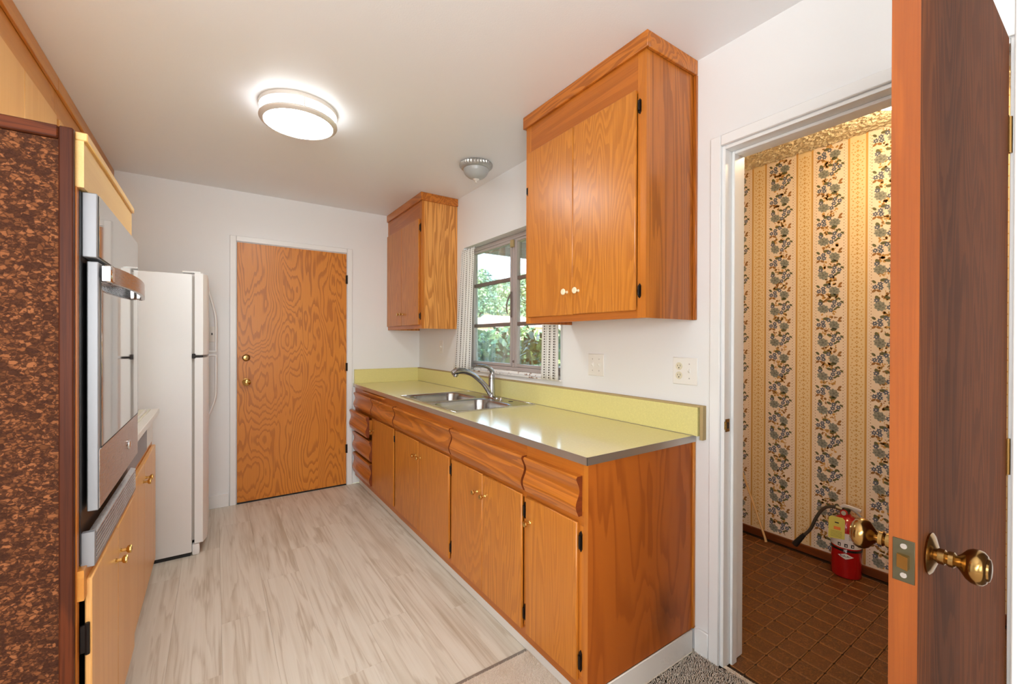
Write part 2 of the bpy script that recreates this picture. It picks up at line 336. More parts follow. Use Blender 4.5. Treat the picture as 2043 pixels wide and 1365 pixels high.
def smooth_path(pts, n=6):
    pts = [Vector(p) for p in pts]; out = []
    for i in range(len(pts) - 1):
        p0 = pts[max(i - 1, 0)]; p1 = pts[i]; p2 = pts[i + 1]; p3 = pts[min(i + 2, len(pts) - 1)]
        for k in range(n):
            t = k / n
            out.append(.5 * ((2 * p1) + (p2 - p0) * t + (2 * p0 - 5 * p1 + 4 * p2 - p3) * t * t + (3 * p1 - p0 - 3 * p2 + p3) * t ** 3))
    out.append(pts[-1]); return out
def interp(vals, n=6):
    out = []
    for a, b in zip(vals, vals[1:]): out += [a + (b - a) * k / n for k in range(n)]
    return out + [vals[-1]]
WL = {}
def tagit(o, label=None, cat=None, group=None, kind=None):
    if label: o['label'] = label
    if cat: o['category'] = cat
    if group: o['group'] = group
    if kind: o['kind'] = kind
def thing(name, loc, label, cat, group=None, kind=None):
    o = bpy.data.objects.new(name, None); COL.objects.link(o); o.location = loc; o.empty_display_size = .05
    WL[o.name] = Vector(loc); tagit(o, label, cat, group, kind); return o
def put(name, mb, mats, parent=None, label=None, cat=None, group=None, kind=None, origin=None):
    bm = mb.b if isinstance(mb, MB) else mb
    bmesh.ops.recalc_face_normals(bm, faces=bm.faces)
    xs = [v.co for v in bm.verts]
    c = Vector(origin) if origin else Vector([(min(v[i] for v in xs) + max(v[i] for v in xs)) / 2 for i in range(3)])
    bmesh.ops.translate(bm, verts=bm.verts, vec=-c)
    me = bpy.data.meshes.new(name); bm.to_mesh(me); bm.free()
    for mt in (mats if isinstance(mats, (list, tuple)) else [mats]): me.materials.append(M[mt])
    me.shade_smooth(); me.set_sharp_from_angle(angle=math.radians(38))
    return link(name, me, c, parent, label, cat, group, kind)
def link(name, me, c, parent=None, label=None, cat=None, group=None, kind=None):
    o = bpy.data.objects.new(name, me); COL.objects.link(o); WL[o.name] = Vector(c)
    if parent: o.parent = parent; o.location = Vector(c) - WL[parent.name]
    else: o.location = c
    tagit(o, label, cat, group, kind); return o
def mesh_np(name, verts, faces, mats, uvs=None, midx=None, smooth=False):
    me = bpy.data.meshes.new(name); me.from_pydata([tuple(v) for v in verts], [], faces)
    for mt in (mats if isinstance(mats, (list, tuple)) else [mats]): me.materials.append(M[mt])
    if midx is not None: me.polygons.foreach_set('material_index', midx)
    if uvs is not None:
        l = me.uv_layers.new(name='UVMap')
        idx = np.zeros(len(me.loops), dtype=np.int32); me.loops.foreach_get('vertex_index', idx)
        l.data.foreach_set('uv', np.asarray(uvs, dtype=np.float32)[idx].ravel())
    if smooth: me.shade_smooth()
    me.update(); return me

# ------------------------------------------------------------------ room constants
XR, YF, XL, ZC = 1.636, 3.968, -.90, 2.434
WT = 1.766; XP = 2.95; YP = 1.88
DY0, DY1, DZ = .183, .915, 2.04            # doorway in the right wall
WY0, WY1, WZ0, WZ1 = 1.885, 3.06, 1.055, 2.015   # kitchen window opening

# floor slab, planks
b = MB(); b.box(-3.4, WT, -3.5, 1.434, -.12, -.006); b.box(-3.4, XR, 1.434, YF, -.12, -.006)
floor = put('floor', b, 'underlay', label='kitchen and dining floor under pale planks and carpet', kind='structure')
cols = [(-.336, 2.92), (-.156, 1.98), (.024, 2.33), (.204, 2.63), (.384, 2.92), (.564, 3.17), (.744, 2.27), (.924, 1.85), (-.516, 2.5), (-.696, 2.1)]
X_TOE = 1.062
for x0, ys in cols:
    y = ys
    while y > 1.434: y -= 1.22
    while y < YF:
        a, c = max(y, 1.436), min(y + 1.22, YF - .002)
        xa, xb = max(x0, -.88), min(x0 + .18, X_TOE)
        if c - a > .02 and xb - xa > .01:
            put('plank', MB().box(xa + .0002, xb - .0002, a + .0002, c - .0002, -.006, 0, bev=.0004), 'plank', floor)
        y += 1.22
put('transition_strip', MB().box(-.3, X_TOE, 1.419, 1.436, -.006, .0025, bev=.001), 'transition', floor, 'thin grey strip between planks and carpet')
# carpet backing + tufts
put('carpet_backing', MB().box(-3.3, XR, -3.4, 1.419, -.006, .004).box(X_TOE, 1.655, .17, 1.03, -.006, .004), 'carpet', floor, kind='stuff')
gx = np.arange(.30, 1.652, .0042); gy = np.arange(.50, 1.418, .0042)
X, Y = np.meshgrid(gx, gy); X = X.ravel() + RNG.normal(0, .0014, X.size); Y = Y.ravel() + RNG.normal(0, .0014, Y.size)
ok = ((X < 1.055) | (Y < 1.026)) & ((X < XR - .012) | ((Y < .90) & (Y > .2))) & (Y < 1.416)
X, Y = X[ok], Y[ok]; N = X.size
h = RNG.uniform(.005, .011, N); an = RNG.uniform(0, 6.28, N); w = RNG.uniform(.0016, .0026, N)
V = np.zeros((N, 4, 3))
for k in range(3):
    V[:, k, 0] = X + w * np.cos(an + k * 2.094); V[:, k, 1] = Y + w * np.sin(an + k * 2.094); V[:, k, 2] = .002
V[:, 3, 0] = X + RNG.normal(0, .002, N); V[:, 3, 1] = Y + RNG.normal(0, .002, N); V[:, 3, 2] = .003 + h
base = np.arange(N)[:, None] * 4
Fc = np.concatenate([base + [0, 1, 3], base + [1, 2, 3], base + [2, 0, 3]]).tolist()
me = mesh_np('carpet_tufts', V.reshape(-1, 3), Fc, 'carpet')
link('carpet', me, (0, 0, 0), floor, 'beige cut-pile carpet beside the base cabinets', kind='stuff')
# pantry floor
pf = put('floor_pantry', MB().box(WT, XP + .1, -.7, YP, -.12, -.0035).box(1.657, WT, DY0, DY1, -.12, -.0035), 'grout', label='brown brick-patterned vinyl floor of the papered pantry', kind='structure')
def tile_mesh():
    a, i, z = .0418, .0384, .0014; b = MB()
    def ring(r, zz, rr): return [(sx * (r - rr) + rr * math.cos(q), sy * (r - rr) + rr * math.sin(q), zz) for sx, sy, q0 in ((1, 1, 0), (-1, 1, 90), (-1, -1, 180), (1, -1, 270)) for q in (math.radians(q0), math.radians(q0 + 45), math.radians(q0 + 90))]
    b.loft([ring(a, -.003, .006), ring(a, .0, .006), ring(a - .0012, z, .006), ring(i + .001, z, .005)], 1, cap1=False)
    b.loft([ring(i + .001, z, .005), ring(i - .0008, 0.0002, .004)], 0)
    bmesh.ops.recalc_face_normals(b.b, faces=b.b.faces)
    me = bpy.data.meshes.new('tile'); b.b.to_mesh(me); b.b.free(); me.materials.append(M['tile']); me.materials.append(M['tile_rim']); return me
tm = tile_mesh()
for i in range(14):
    for j in range(19):
        x, y = 1.675 + .044 + i * .088, .245 + .0434 + j * .0868
        if y < 1.84 and not (x < 1.80 and (y > DY1 - .03 or y < DY0 + .05)): link('tile', tm, (x, y, 0), pf)
for x_ in (1.719,):
    o = link('tile', tm, (x_, .8825, 0), pf); o.scale = (1, .68, 1)
# ceiling(s)
put('ceiling', MB().box(-3.4, WT, -3.5, YF + .12, ZC, ZC + .15), 'ceil', label='smooth off-white kitchen ceiling', kind='structure')
pc = put('ceiling_pantry', MB().box(WT, XP + .1, -.7, YP + .1, ZC + .002, ZC + .15), 'popcorn', label='textured ceiling of the pantry', kind='structure')
nx, ny = 150, 190; gx = np.linspace(1.77, 2.949, nx); gy = np.linspace(-.1, 1.87, ny)
GX, GY = np.meshgrid(gx, gy, indexing='ij'); GZ = ZC - np.where(RNG.random(GX.shape) > .45, RNG.uniform(.003, .013, GX.shape), 0)
V = np.stack([GX + RNG.normal(0, .0015, GX.shape), GY + RNG.normal(0, .0015, GX.shape), GZ], -1).reshape(-1, 3)
idx = np.arange(nx * ny).reshape(nx, ny); Fq = np.stack([idx[:-1, :-1], idx[:-1, 1:], idx[1:, 1:], idx[1:, :-1]], -1).reshape(-1, 4).tolist()
link('popcorn_texture', mesh_np('popcorn', V, Fq, 'popcorn'), (0, 0, 0), pc, kind='stuff')
# walls
put('wall_far', MB().box(XL - .12, XR + .13, YF, YF + .12, 0, ZC), 'wall', label='white far wall around the plywood door', kind='structure')
put('wall_left', MB().box(XL - .12, XL, 1.30, YF, 0, ZC), 'wall', label='white wall behind the left cabinets', kind='structure')
b = MB()
b.box(XR, WT, WY1, YF, 0, ZC); b.box(XR, WT, WY0, WY1, 0, WZ0 - .0); b.box(XR, WT, WY0, WY1, WZ1, ZC)
b.box(XR, WT, DY1, WY0, 0, ZC); b.box(XR, WT, DY0, DY1, DZ, ZC); b.box(XR, WT, -3.5, DY0, 0, ZC)
put('wall_right', b, 'wall', label='white wall holding the kitchen window and pantry doorway', kind='structure')
put('wall_front', MB().box(.9, 1.03, .02, .0978, 0, ZC, bev=.002), 'grey_wall', label='white painted post at the right edge, beside the open door', kind='structure')
b = MB(); b.box(-3.4, -1.02, 1.30, 1.42, 0, ZC); put('wall_dining', b, 'wall', kind='structure', label='dining room wall beside the kitchen opening')
put('wall_back', MB().box(-3.4, WT, -3.6, -3.5, 0, ZC), 'wall', kind='structure', label='dining room wall behind the camera')
put('wall_dining_left', MB().box(-3.5, -3.4, -3.5, 1.42, 0, ZC), 'wall', kind='structure', label='dining room wall far to the left')
# pantry walls
wp = put('wall_pantry', MB().box(XP, XP + .1, -.7, YP + .1, 0, ZC), 'wp', label='pantry wall papered in cream with blue flower stripes', kind='structure')
put('wall_pantry_end', MB().box(WT, XP, YP, YP + .1, 0, ZC), 'wp', label='papered pantry end wall', kind='structure')
put('wall_pantry_near', MB().box(WT, XP, -.8, -.7, 0, ZC), 'wp', label='papered pantry near wall', kind='structure')
put('baseboard_pantry', MB().box(XP - .012, XP, -.7, YP, 0, .048, bev=.003), 'skirt', label='brown wooden skirting under the flowered wallpaper', kind='structure')
# wallpaper print (flat ink, a fraction of a millimetre proud)
WV, WF, WM = [], [], []
mats_wp = ['wp_gold', 'wp_tan', 'wp_blue', 'wp_grey', 'wp_grey2', 'wp_green', 'wp_brown', 'wp_white']
def poly(pts, lay, mi):
    i0 = len(WV)
    for y, z in pts: WV.append((XP - .0004 - .00025 * lay, y, z))
    WF.append(list(range(i0, len(WV)))); WM.append(mi)
def blob(y, z, r, lay, mi, n=8, petals=0, depth=.35, el=1.0, rot=0):
    k = n if not petals else petals * 4
    P = []
    for i in range(k):
        a = 2 * math.pi * i / k; rr = r * (1 - depth * (.5 - .5 * math.cos(petals * a)) if petals else 1)
        u, v = rr * math.cos(a), rr * el * math.sin(a)
        P.append((y + u * math.cos(rot) - v * math.sin(rot), z + u * math.sin(rot) + v * math.cos(rot)))
    poly(P, lay, mi)
PX = .198 / 68
rr = random.Random(3)
for yc in (1.55, 1.287, 1.021, .757, .494, .23):
    z0 = .05
    for kz in range(-1, 13):
        zb = .03 + kz * .198
        def Q(px, pv): return yc - (px - 1661) * PX, zb + .198 - (pv - 600) * PX
        def inz(z): return .06 < z < ZC - .012
        def fl(px, pv, r=5.0):
            y, z = Q(px, pv)
            if inz(z): blob(y, z, r * PX, 3, 2, petals=6, depth=.45, rot=rr.random()); blob(y, z, 1.2 * PX, 4, 7, 6)
        def rose(px, pv, r):
            y, z = Q(px, pv)
            if inz(z):
                blob(y, z, r * PX, 2, 3, petals=9, depth=.22, el=.82, rot=rr.random())
                for a in range(5): blob(y + r * .5 * PX * math.cos(a * 1.26), z + r * .45 * PX * math.sin(a * 1.26), r * .2 * PX, 3, 4, 6, el=.6, rot=a)
                blob(y, z, r * .25 * PX, 3, 4, 6)
        def leaf(px, pv, r, rot, mi=5):
            y, z = Q(px, pv)
            if inz(z): blob(y, z, r * 1.35 * PX, 2, mi, 8, el=.55, rot=rot)
        for p in ((1642.5, 613), (1650, 608), (1659.5, 604), (1651, 615)): fl(*p)
        rose(1669, 614, 10.5); leaf(1668, 623, 4, 0); leaf(1641, 603, 3, .8); leaf(1641, 620, 3, -.6, 6); leaf(1648, 620.5, 3, .5, 6); leaf(1679, 601, 3, -.8, 6); leaf(1678, 606, 3, .2, 6)
        leaf(1655, 601, 4, 0)
        leaf(1646, 634.5, 4.5, 1.2); fl(1645, 638); rose(1650, 649, 11)
        for p in ((1669, 636), (1667.5, 644), (1677, 641), (1663.5, 652)): fl(*p)
        for p in ((1677, 630, .8), (1682, 637, .6), (1675.5, 647, 0), (1671, 650, -.5), (1673, 631.5, 2.0)): leaf(p[0], p[1], 2.6, p[2])
        leaf(1661, 634, 3.4, .4)
        for q in range(60):
            px = rr.uniform(1648, 1674); pv = 600 + rr.choice((rr.uniform(20, 37), rr.uniform(53, 70)))
            y, z = Q(px, pv)
            if inz(z): blob(y, z, rr.uniform(1.0, 3.2) * PX, 1, rr.choice((0, 0, 0, 6)), 6, el=rr.uniform(.35, 1), rot=rr.uniform(0, 3))
        for q in range(6):
            y0, za = Q(rr.uniform(1654, 1668), 600 + rr.uniform(0, 68))
            if inz(za) and inz(za + .03): poly([(y0, za), (y0 + .0015, za), (y0 + .004 * rr.uniform(-1, 1), za + .03)], 1, 0)
for yb in (1.418, 1.153, .89, .626, .362, 1.68):
    poly([(yb - .042, .05), (yb + .042, .05), (yb + .042, ZC), (yb - .042, ZC)], 0, 1)
    for s in (-1, 1):
        poly([(yb + s * .036, .05), (yb + s * .046, .05), (yb + s * .046, ZC), (yb + s * .036, ZC)], 1, 0)
        z = .06
        while z < ZC - .02:
            blob(yb + s * .063, z, .0032, 1, 6, 4, el=.8); blob(yb + s * .055, z + .007, .0022, 1, 0, 4); z += .0165
    z = .08
    while z < ZC - .03:
        blob(yb, z, .010, 2, 0, petals=4, depth=.5, el=1.1); blob(yb, z, .004, 3, 1, 6)
        for s in (-1, 1):
            blob(yb + s * .020, z + .012, .006, 2, 0, 6, el=.5, rot=s * .8); blob(yb + s * .022, z - .010, .005, 2, 0, 6, el=.5, rot=-s * .8)
            blob(yb + s * .012, z + .024, .005, 2, 0, 6, el=.6); blob(yb + s * .027, z + .026, .0035, 2, 0, 4)
        blob(yb, z + .028, .006, 2, 0, 6, el=1.2); z += .052
link('wallpaper_print', mesh_np('wallpaper_print', WV, WF, mats_wp, midx=WM), (0, 0, 0), wp, 'blue and slate flower garlands between gold lace stripes', kind='stuff')

# ------------------------------------------------------------------ baseboards, casings
def bb(name, lab, *boxes):
    b = MB()
    for q in boxes: b.box(*q, bev=.003)
    put(name, b, 'trim', label=lab, kind='structure')
bb('baseboard_far', 'white baseboard between refrigerator and plywood door', (XL + .01, .088, YF - .014, YF - .0005, 0, .099))
bb('baseboard_right', 'short white baseboard between base cabinet and pantry casing', (XR - .014, XR - .0005, .970, 1.030, .0, .105))
def casing(name, lab, boxes, extra=None):
    t_ = thing(name, boxes[0][0:1] + boxes[0][2:3] + (0,), lab, 'door casing', kind='structure')
    for nm, q in boxes_named(boxes): put(nm, MB().box(*q, bev=.003), 'trim', t_)
    return t_
def boxes_named(b): return [('casing_board', q) for q in b]
casing('trim_1', 'white painted casing around the plywood door', [(.092, .134, YF - .016, YF - .0005, 0, 2.085), (.958, 1.003, YF - .016, YF - .0005, 0, 2.085), (.1345, .9575, YF - .016, YF - .0005, 2.043, 2.085)])
tr2 = casing('trim_2', 'white painted casing and jamb of the pantry doorway', [(XR - .014, XR - .0005, .927, .969, 0, 2.083), (XR - .014, XR - .0005, .10, .9265, 2.041, 2.083), (XR - .014, XR - .0005, .10, .172, 0, 2.0405)])
put('jamb', MB().box(XR - .002, WT + .004, .913, .9265, .0, DZ, bev=.001), 'trim', tr2)
put('jamb', MB().box(XR - .002, WT + .004, .172, .1835, .0, DZ, bev=.001), 'trim', tr2)
put('head_jamb', MB().box(XR - .002, WT + .004, .184, .912, 2.027, 2.0395, bev=.001), 'trim', tr2)
put('door_stop', MB().box(1.679, 1.713, .901, .9125, .0, 2.0265, bev=.002), 'trim', tr2)
put('door_stop', MB().box(1.679, 1.713, .184, .9005, 2.015, 2.0265, bev=.002), 'trim', tr2)
put('strike_plate', MB().box(1.640, 1.668, .9095, .9128, .925, .975, 0, .0008).box(1.634, 1.641, .905, .9128, .935, .966, 0).box(1.648, 1.660, .9088, .9096, .938, .962, 1), ['antique', 'slot'], tr2, 'small brass strike plate')
# pantry-side casing
put('casing_board', MB().box(WT, WT + .012, .913, .97, 0, 2.08, bev=.002), 'trim', tr2)

# ------------------------------------------------------------------ far plywood door
d1 = thing('door_1', (.546, YF - .01, 0), 'closed figured plywood door in the far wall', 'door', kind='structure')
put('door_leaf', MB().box(.139, .953, YF - .012, YF - .0005, .012, 2.036, bev=.002), 'door_ply', d1)
put('threshold_shadow_gap', MB().box(.139, .953, YF - .0115, YF - .0005, .001, .011), 'blackgap', d1)
put('door_knob', MB().lathe((.2, YF - .012, .949), (0, -1, 0), [(0, .028), (.004, .028), (.008, .014), (.03, .011), (.036, .02), (.048, .028), (.058, .027), (.066, .018), (.069, 0)], 24), 'brass', d1, 'round brass door knob')
db = put('deadbolt', MB().lathe((.2, YF - .012, 1.138), (0, -1, 0), [(0, .027), (.006, .027), (.010, .022), (.018, .019), (.020, .0)], 24), 'antique', d1, 'round brass deadbolt cylinder')
put('keyhole', MB().box(.1985, .2015, YF - .0335, YF - .0318, 1.132, 1.144), 'slot', db)
for z0, z1 in ((1.774, 1.849), (1.007, 1.078), (.285, .36)):
    put('hinge', MB().lathe((.9565, YF - .018, z0), (0, 0, 1), [(0, .0055), (z1 - z0, .0055)], 10).box(.945, .957, YF - .0135, YF - .0118, z0, z1), 'black', d1)

# ------------------------------------------------------------------ open door (right)
d2 = thing('door_2', (1.60, .20, 0), 'open varnished wood door with brass knobs, seen edge-on at right', 'door', kind='structure')
b = MB(); b.box(.8605, 1.618, .1842, .2178, .012, 2.032)
for f in b.b.faces:
    if abs(f.calc_center_median().x - .8605) < 1e-4: f.material_index = 1
put('door_leaf', b, ['entry', 'entry_edge'], d2)
lp = put('latch_plate', MB().box(.8590, .8610, .1872, .2128, .916, .980, bev=.0004), 'bronze', d2, 'dark bronze latch plate')
put('latch_bolt', MB().prism([(.848, .193), (.8595, .193), (.8595, .207), (.8545, .207)], 'xy', .938, .958), 'brass', lp)
for z in (.926, .970): put('screw', MB().lathe((.8592, .2, z), (-1, 0, 0), [(0, .0045), (.0008, .004), (.0010, 0)], 12), 'chrome', lp)
kp = [(0, .033), (.003, .034), (.006, .030), (.010, .018), (.012, .0125), (.020, .0125), (.022, .010), (.025, .0125), (.031, .0125), (.034, .009), (.037, .0115), (.040, .015), (.046, .023), (.052, .0265), (.059, .0275), (.065, .0255), (.069, .021), (.0695, .018), (.072, .017), (.0735, .012), (.074, 0)]
kk = [(a * .9, r_ * .93) for a, r_ in kp]
put('door_knob', MB().lathe((.922, .1842, .949), (0, -1, 0), kk, 32), 'antique', d2, 'antique brass knob on the near face')
put('door_knob', MB().lathe((.922, .2178, .949), (0, 1, 0), kk, 32), 'antique', d2, 'antique brass knob on the far face')
for z0 in (1.75, .95, .22):
    put('hinge', MB().lathe((1.628, .1835, z0), (0, 0, 1), [(0, .0055), (.09, .0055)], 10).box(1.612, 1.629, .1825, .1842, z0, z0 + .09), 'antique', d2)

# ------------------------------------------------------------------ right base cabinets
XFR = 1.028
def hinge(parent, y, z0, z1, x=XFR, side=1):
    b = MB(); zc = (z0 + z1) / 2; hh = (z1 - z0) / 2
    b.prism([(y - .006, zc - hh * .7), (y + .0, zc - hh), (y + .007, zc - hh * .75), (y + .010, zc), (y + .007, zc + hh * .75), (y, zc + hh), (y - .006, zc + hh * .7)], 'yz', x - .003, x - .0002)
    b.lathe((x - .009, y - .002 * side + .001, zc - hh * .62), (0, 0, 1), [(0, .004), (hh * 1.24, .004)], 8)
    return put('hinge', b, 'black', parent)
def hex_knob(parent, y, z, x, mat='brass', sx=-1, s=1.0):
    return put('knob', MB().lathe((x, y, z), (sx, 0, 0), [(0, .0075 * s), (.002, .0065 * s), (.004, .0045 * s), (.014, .005 * s), (.018, .010 * s), (.024, .0118 * s), (.028, .0105 * s), (.0285, .006 * s), (.030, .0)], 8), mat, parent)
def wave(y0, y1, z0, z1, xf=XFR, drop=0.0):
    n = 18; pts = []
    for i in range(n + 1):
        t_ = i / n; out = .0225 + .0082 * math.cos(2 * math.pi * (t_ - .74) / .76)
        if i == 0: out -= .006
        pts.append((xf - drop - out, z1 - (z1 - z0) * t_))
    pts += [(xf - drop - .0008, z0), (xf - drop - .0008, z1)]
    b = MB().prism(pts, 'xz', y0, y1)
    for f in b.b.faces:
        if len(f.verts) > 4: f.material_index = 1
    return b
DX0, DX1 = XFR - .0135, XFR - .0006
def lipdoor(y0, y1, z0, z1, xa=DX0, xb=DX1): return MB().box(xa, xb, y0, y1, z0, z1, bev=.003)
def unit(ya, yb, label, holes):
    t_ = thing('base_cabinet', ((1.33), (ya + yb) / 2, 0), label, 'cabinet', 'honey wood base cabinets under the yellow countertop')
    b = MB(); b.box(XFR + .02, XR - .003, ya, ya + .014, .09, .866); b.box(XFR + .02, XR - .003, yb - .014, yb, .09, .866)
    b.box(XFR + .02, XR - .003, ya + .014, yb - .014, .09, .106); b.box(XR - .012, XR - .003, ya + .014, yb - .014, .106, .866)
    put('carcass', b, 'frame', t_)
    put('top_rail', MB().box(XFR, XFR + .0195, ya, yb, .818, .8675), 'frameh', t_)
    put('middle_rail', MB().box(XFR, XFR + .0195, ya, yb, .650, .700), 'frameh', t_)
    put('bottom_rail', MB().box(XFR, XFR + .0195, ya, yb, .078, .135), 'frameh', t_)
    for (s0, s1) in holes: put('stile', MB().box(XFR + .0002, XFR + .0196, s0, s1, .1352, .6498).box(XFR + .0002, XFR + .0196, s0, s1, .7002, .8178), 'frame', t_)
    put('toe_kick', MB().box(X_TOE, X_TOE + .012, ya, yb, .0, .088), 'cove', t_)
    return t_
# unit 1
u1 = unit(1.0562, 1.384, 'base cabinet at the near end, one drawer over one door, stained end panel', [(1.0562, 1.095), (1.362, 1.384)])
put('end_panel', MB().box(XFR + .0, XR - .016, 1.040, 1.0558, .092, .866), 'endpanel', u1, 'reddish veneered end panel with a dark round stain')
put('scribe_strip', MB().box(XR - .016, XR - .001, 1.032, 1.050, .094, .880, bev=.003), 'cab', u1)
put('corner_stile', MB().box(XFR - .0015, XFR - .0001, 1.0402, 1.060, .092, .866), 'frame', u1)
put('cove_base', MB().box(XFR + .03, XR - .016, 1.034, 1.0405, .0, .091, bev=.002), 'cove', u1, 'white vinyl cove base')
put('drawer_front', wave(1.068, 1.371, .685, .821), ['cabh', 'endgrain'], u1, 'wavy drawer front with bold swirling grain')
dd = put('door', lipdoor(1.083, 1.376, .116, .660), 'cab', u1); hex_knob(dd, 1.348, .566, DX0)
hinge(u1, 1.0725, .560, .632); hinge(u1, 1.0725, .150, .225)
# unit 2
u2 = unit(1.3845, 2.040, 'base cabinet second from the near end, wide wavy drawer over two doors', [(1.3845, 1.402), (2.022, 2.040)])
put('drawer_front', wave(1.385, 2.018, .685, .821), ['cabh', 'endgrain'], u2)
put('drawer_gap_block', MB().box(XFR - .0004, XFR - .0001, 1.372, 1.3845, .70, .80), 'frame', u2)
dd = put('door', lipdoor(1.404, 1.7125, .118, .662), 'cab', u2); hex_knob(dd, 1.690, .568, DX0)
dd = put('door', lipdoor(1.7145, 2.026, .118, .662), 'cab', u2); hex_knob(dd, 1.762, .568, DX0)
hinge(u2, 1.3935, .564, .632); hinge(u2, 1.3935, .154, .222)
# unit 3
u3 = unit(2.0405, 2.895, 'base cabinet under the sink, long wavy panel over two doors', [(2.0405, 2.058), (2.888, 2.895)])
put('drawer_front', wave(2.030, 2.880, .685, .821), ['cabh', 'endgrain'], u3)
dd = put('door', lipdoor(2.060, 2.4735, .124, .664), 'cab', u3); hex_knob(dd, 2.445, .572, DX0)
dd = put('door', lipdoor(2.4755, 2.884, .124, .664), 'cab', u3); hex_knob(dd, 2.515, .572, DX0)
hinge(u3, 2.0495, .564, .632); hinge(u3, 2.0495, .154, .222)
# unit 4
u4 = unit(2.8955, 3.952, 'base cabinet at the far end, narrow door beside a stack of wavy drawers', [(2.8955, 2.918), (3.395, 3.425), (3.935, 3.952)])
put('drawer_front', wave(2.895, 3.390, .687, .822), ['cabh', 'endgrain'], u4); put('drawer_front', wave(3.405, 3.900, .687, .822), ['cabh', 'endgrain'], u4)
dd = put('door', lipdoor(2.920, 3.410, .124, .666), 'cab', u4); hex_knob(dd, 3.380, .572, DX0); hinge(u4, 2.909, .564, .632)
dr = put('drawer_front', wave(3.430, 3.930, .510, .672, drop=.028), ['cabh', 'endgrain'], u4, 'wavy drawer front standing slightly open')
for ya in (3.445, 3.90): put('drawer_side', MB().box(XFR - .0285, XFR + .3, ya, ya + .012, .530, .645), 'frame', dr)
put('drawer_front', wave(3.430, 3.930, .315, .478), ['cabh', 'endgrain'], u4); put('drawer_front', wave(3.430, 3.930, .123, .295), ['cabh', 'endgrain'], u4)
put('pull_out_board', MB().box(XFR - .022, XFR + .18, 3.12, 3.66, .843, .858, bev=.004, seg=2), 'cabh', u4, 'wooden pull-out cutting board edge')
put('filler_strip', MB().box(XFR - .002, XFR + .01, 3.9525, YF - .017, .02, .866), 'trim', u4, 'white painted filler strip')

# ------------------------------------------------------------------ countertop
CX = 1.012
ct = thing('countertop', (1.3, 2.4, .87), 'yellow laminate countertop with metal edge and low backsplash', 'countertop')
SX0, SX1, SY0, SY1 = 1.075, 1.565, 2.075, 2.865
b = MB(); b.box(CX + .0015, SX0, 1.0315, YF - .003, .868, .8925); b.box(SX1, XR - .003, 1.0315, YF - .003, .868, .8925); b.box(SX0, SX1, 1.0315, SY0, .868, .8925); b.box(SX0, SX1, SY1, YF - .003, .868, .8925)
put('laminate_top', b, 'laminate', ct)
put('metal_edge', MB().box(CX, CX + .0014, 1.030, YF - .02, .866, .8932).box(CX, XR - .004, 1.030, 1.0313, .866, .8932), 'edge', ct, 'worn stainless edging strip')
put('end_cap', MB().box(CX - .001, CX + .003, 3.885, 3.945, .874, .8935), 'formica_white', ct, 'small white patch at the far end of the edge')
put('backsplash', MB().box(1.6125, XR - .001, 1.012, YF - .024, .893, 1.010), 'splash', ct)
put('backsplash', MB().box(1.020, 1.6122, YF - .024, YF - .0005, .893, 1.012), 'splash', ct)
put('backsplash_cap', MB().box(1.610, XR - .0008, 1.003, YF - .0245, 1.0103, 1.0185, bev=.0015), 'raw', ct, 'worn bare top edge of the backsplash')
put('backsplash_cap', MB().box(1.020, 1.6095, YF - .0255, YF - .0006, 1.0123, 1.0180, bev=.001), 'splash', ct)
put('backsplash_end', MB().box(1.610, XR - .0008, .988, 1.0025, .880, 1.0185, bev=.0015), 'raw', ct, 'bare wooden end piece of the backsplash')
put('seam', MB().box(1.6095, 1.6124, 1.03, YF - .03, .8926, .8942), 'transition', ct)
# ------------------------------------------------------------------ sink
def rrect(x0, x1, y0, y1, r, z, n=5):
    P = []
    for cx, cy, a0 in ((x1 - r, y1 - r, 0), (x0 + r, y1 - r, 90), (x0 + r, y0 + r, 180), (x1 - r, y0 + r, 270)):
        for k in range(n + 1):
            a = math.radians(a0 + 90 * k / n); P.append((cx + r * math.cos(a), cy + r * math.sin(a), z))
    return P
sk = thing('sink', (1.32, 2.47, .893), 'stainless double-bowl sink set in the yellow countertop', 'sink')
b = MB(); ZT = .8965
def half(y0, y1, by0, by1):
    bx0, bx1 = 1.085, 1.455
    outer = rrect(1.056, 1.472, y0, y1, .001, ZT); inner = rrect(bx0, bx1, by0, by1, .075, ZT); 
    rings = [outer, rrect(bx0 - .006, bx1 + .006, by0 - .006, by1 + .006, .08, ZT), rrect(bx0, bx1, by0, by1, .075, ZT - .004), rrect(bx0 + .006, bx1 - .006, by0 + .006, by1 - .006, .072, ZT - .03), rrect(bx0 + .014, bx1 - .014, by0 + .014, by1 - .014, .066, ZT - .135), rrect(bx0 + .03, bx1 - .03, by0 + .03, by1 - .03, .055, ZT - .155), rrect(bx0 + .16, bx1 - .16, by0 + .15, by1 - .15, .02, ZT - .16)]
    b.loft(rings)
half(2.058, 2.470, 2.088, 2.448); half(2.4705, 2.882, 2.492, 2.852)
put('basin', b, 'sink', sk)
put('rim', MB().box(1.0525, 1.0562, 2.055, 2.885, .8928, .8985, bev=.001).box(1.584, 1.5875, 2.055, 2.885, .8928, .8985, bev=.001).box(1.0562, 1.584, 2.0545, 2.058, .8928, .8985, bev=.001).box(1.0562, 1.584, 2.882, 2.8855, .8928, .8985, bev=.001), 'chrome', sk)
dk = put('faucet_deck', MB().box(1.472, 1.584, 2.058, 2.882, .8930, ZT), 'sink', sk)
for y_ in (2.268, 2.672): put('drain', MB().lathe((1.27, y_, ZT - .161), (0, 0, 1), [(0, .045), (.003, .044), (.0035, .036), (.001, .03), (.001, 0)], 20), 'chrome', sk)
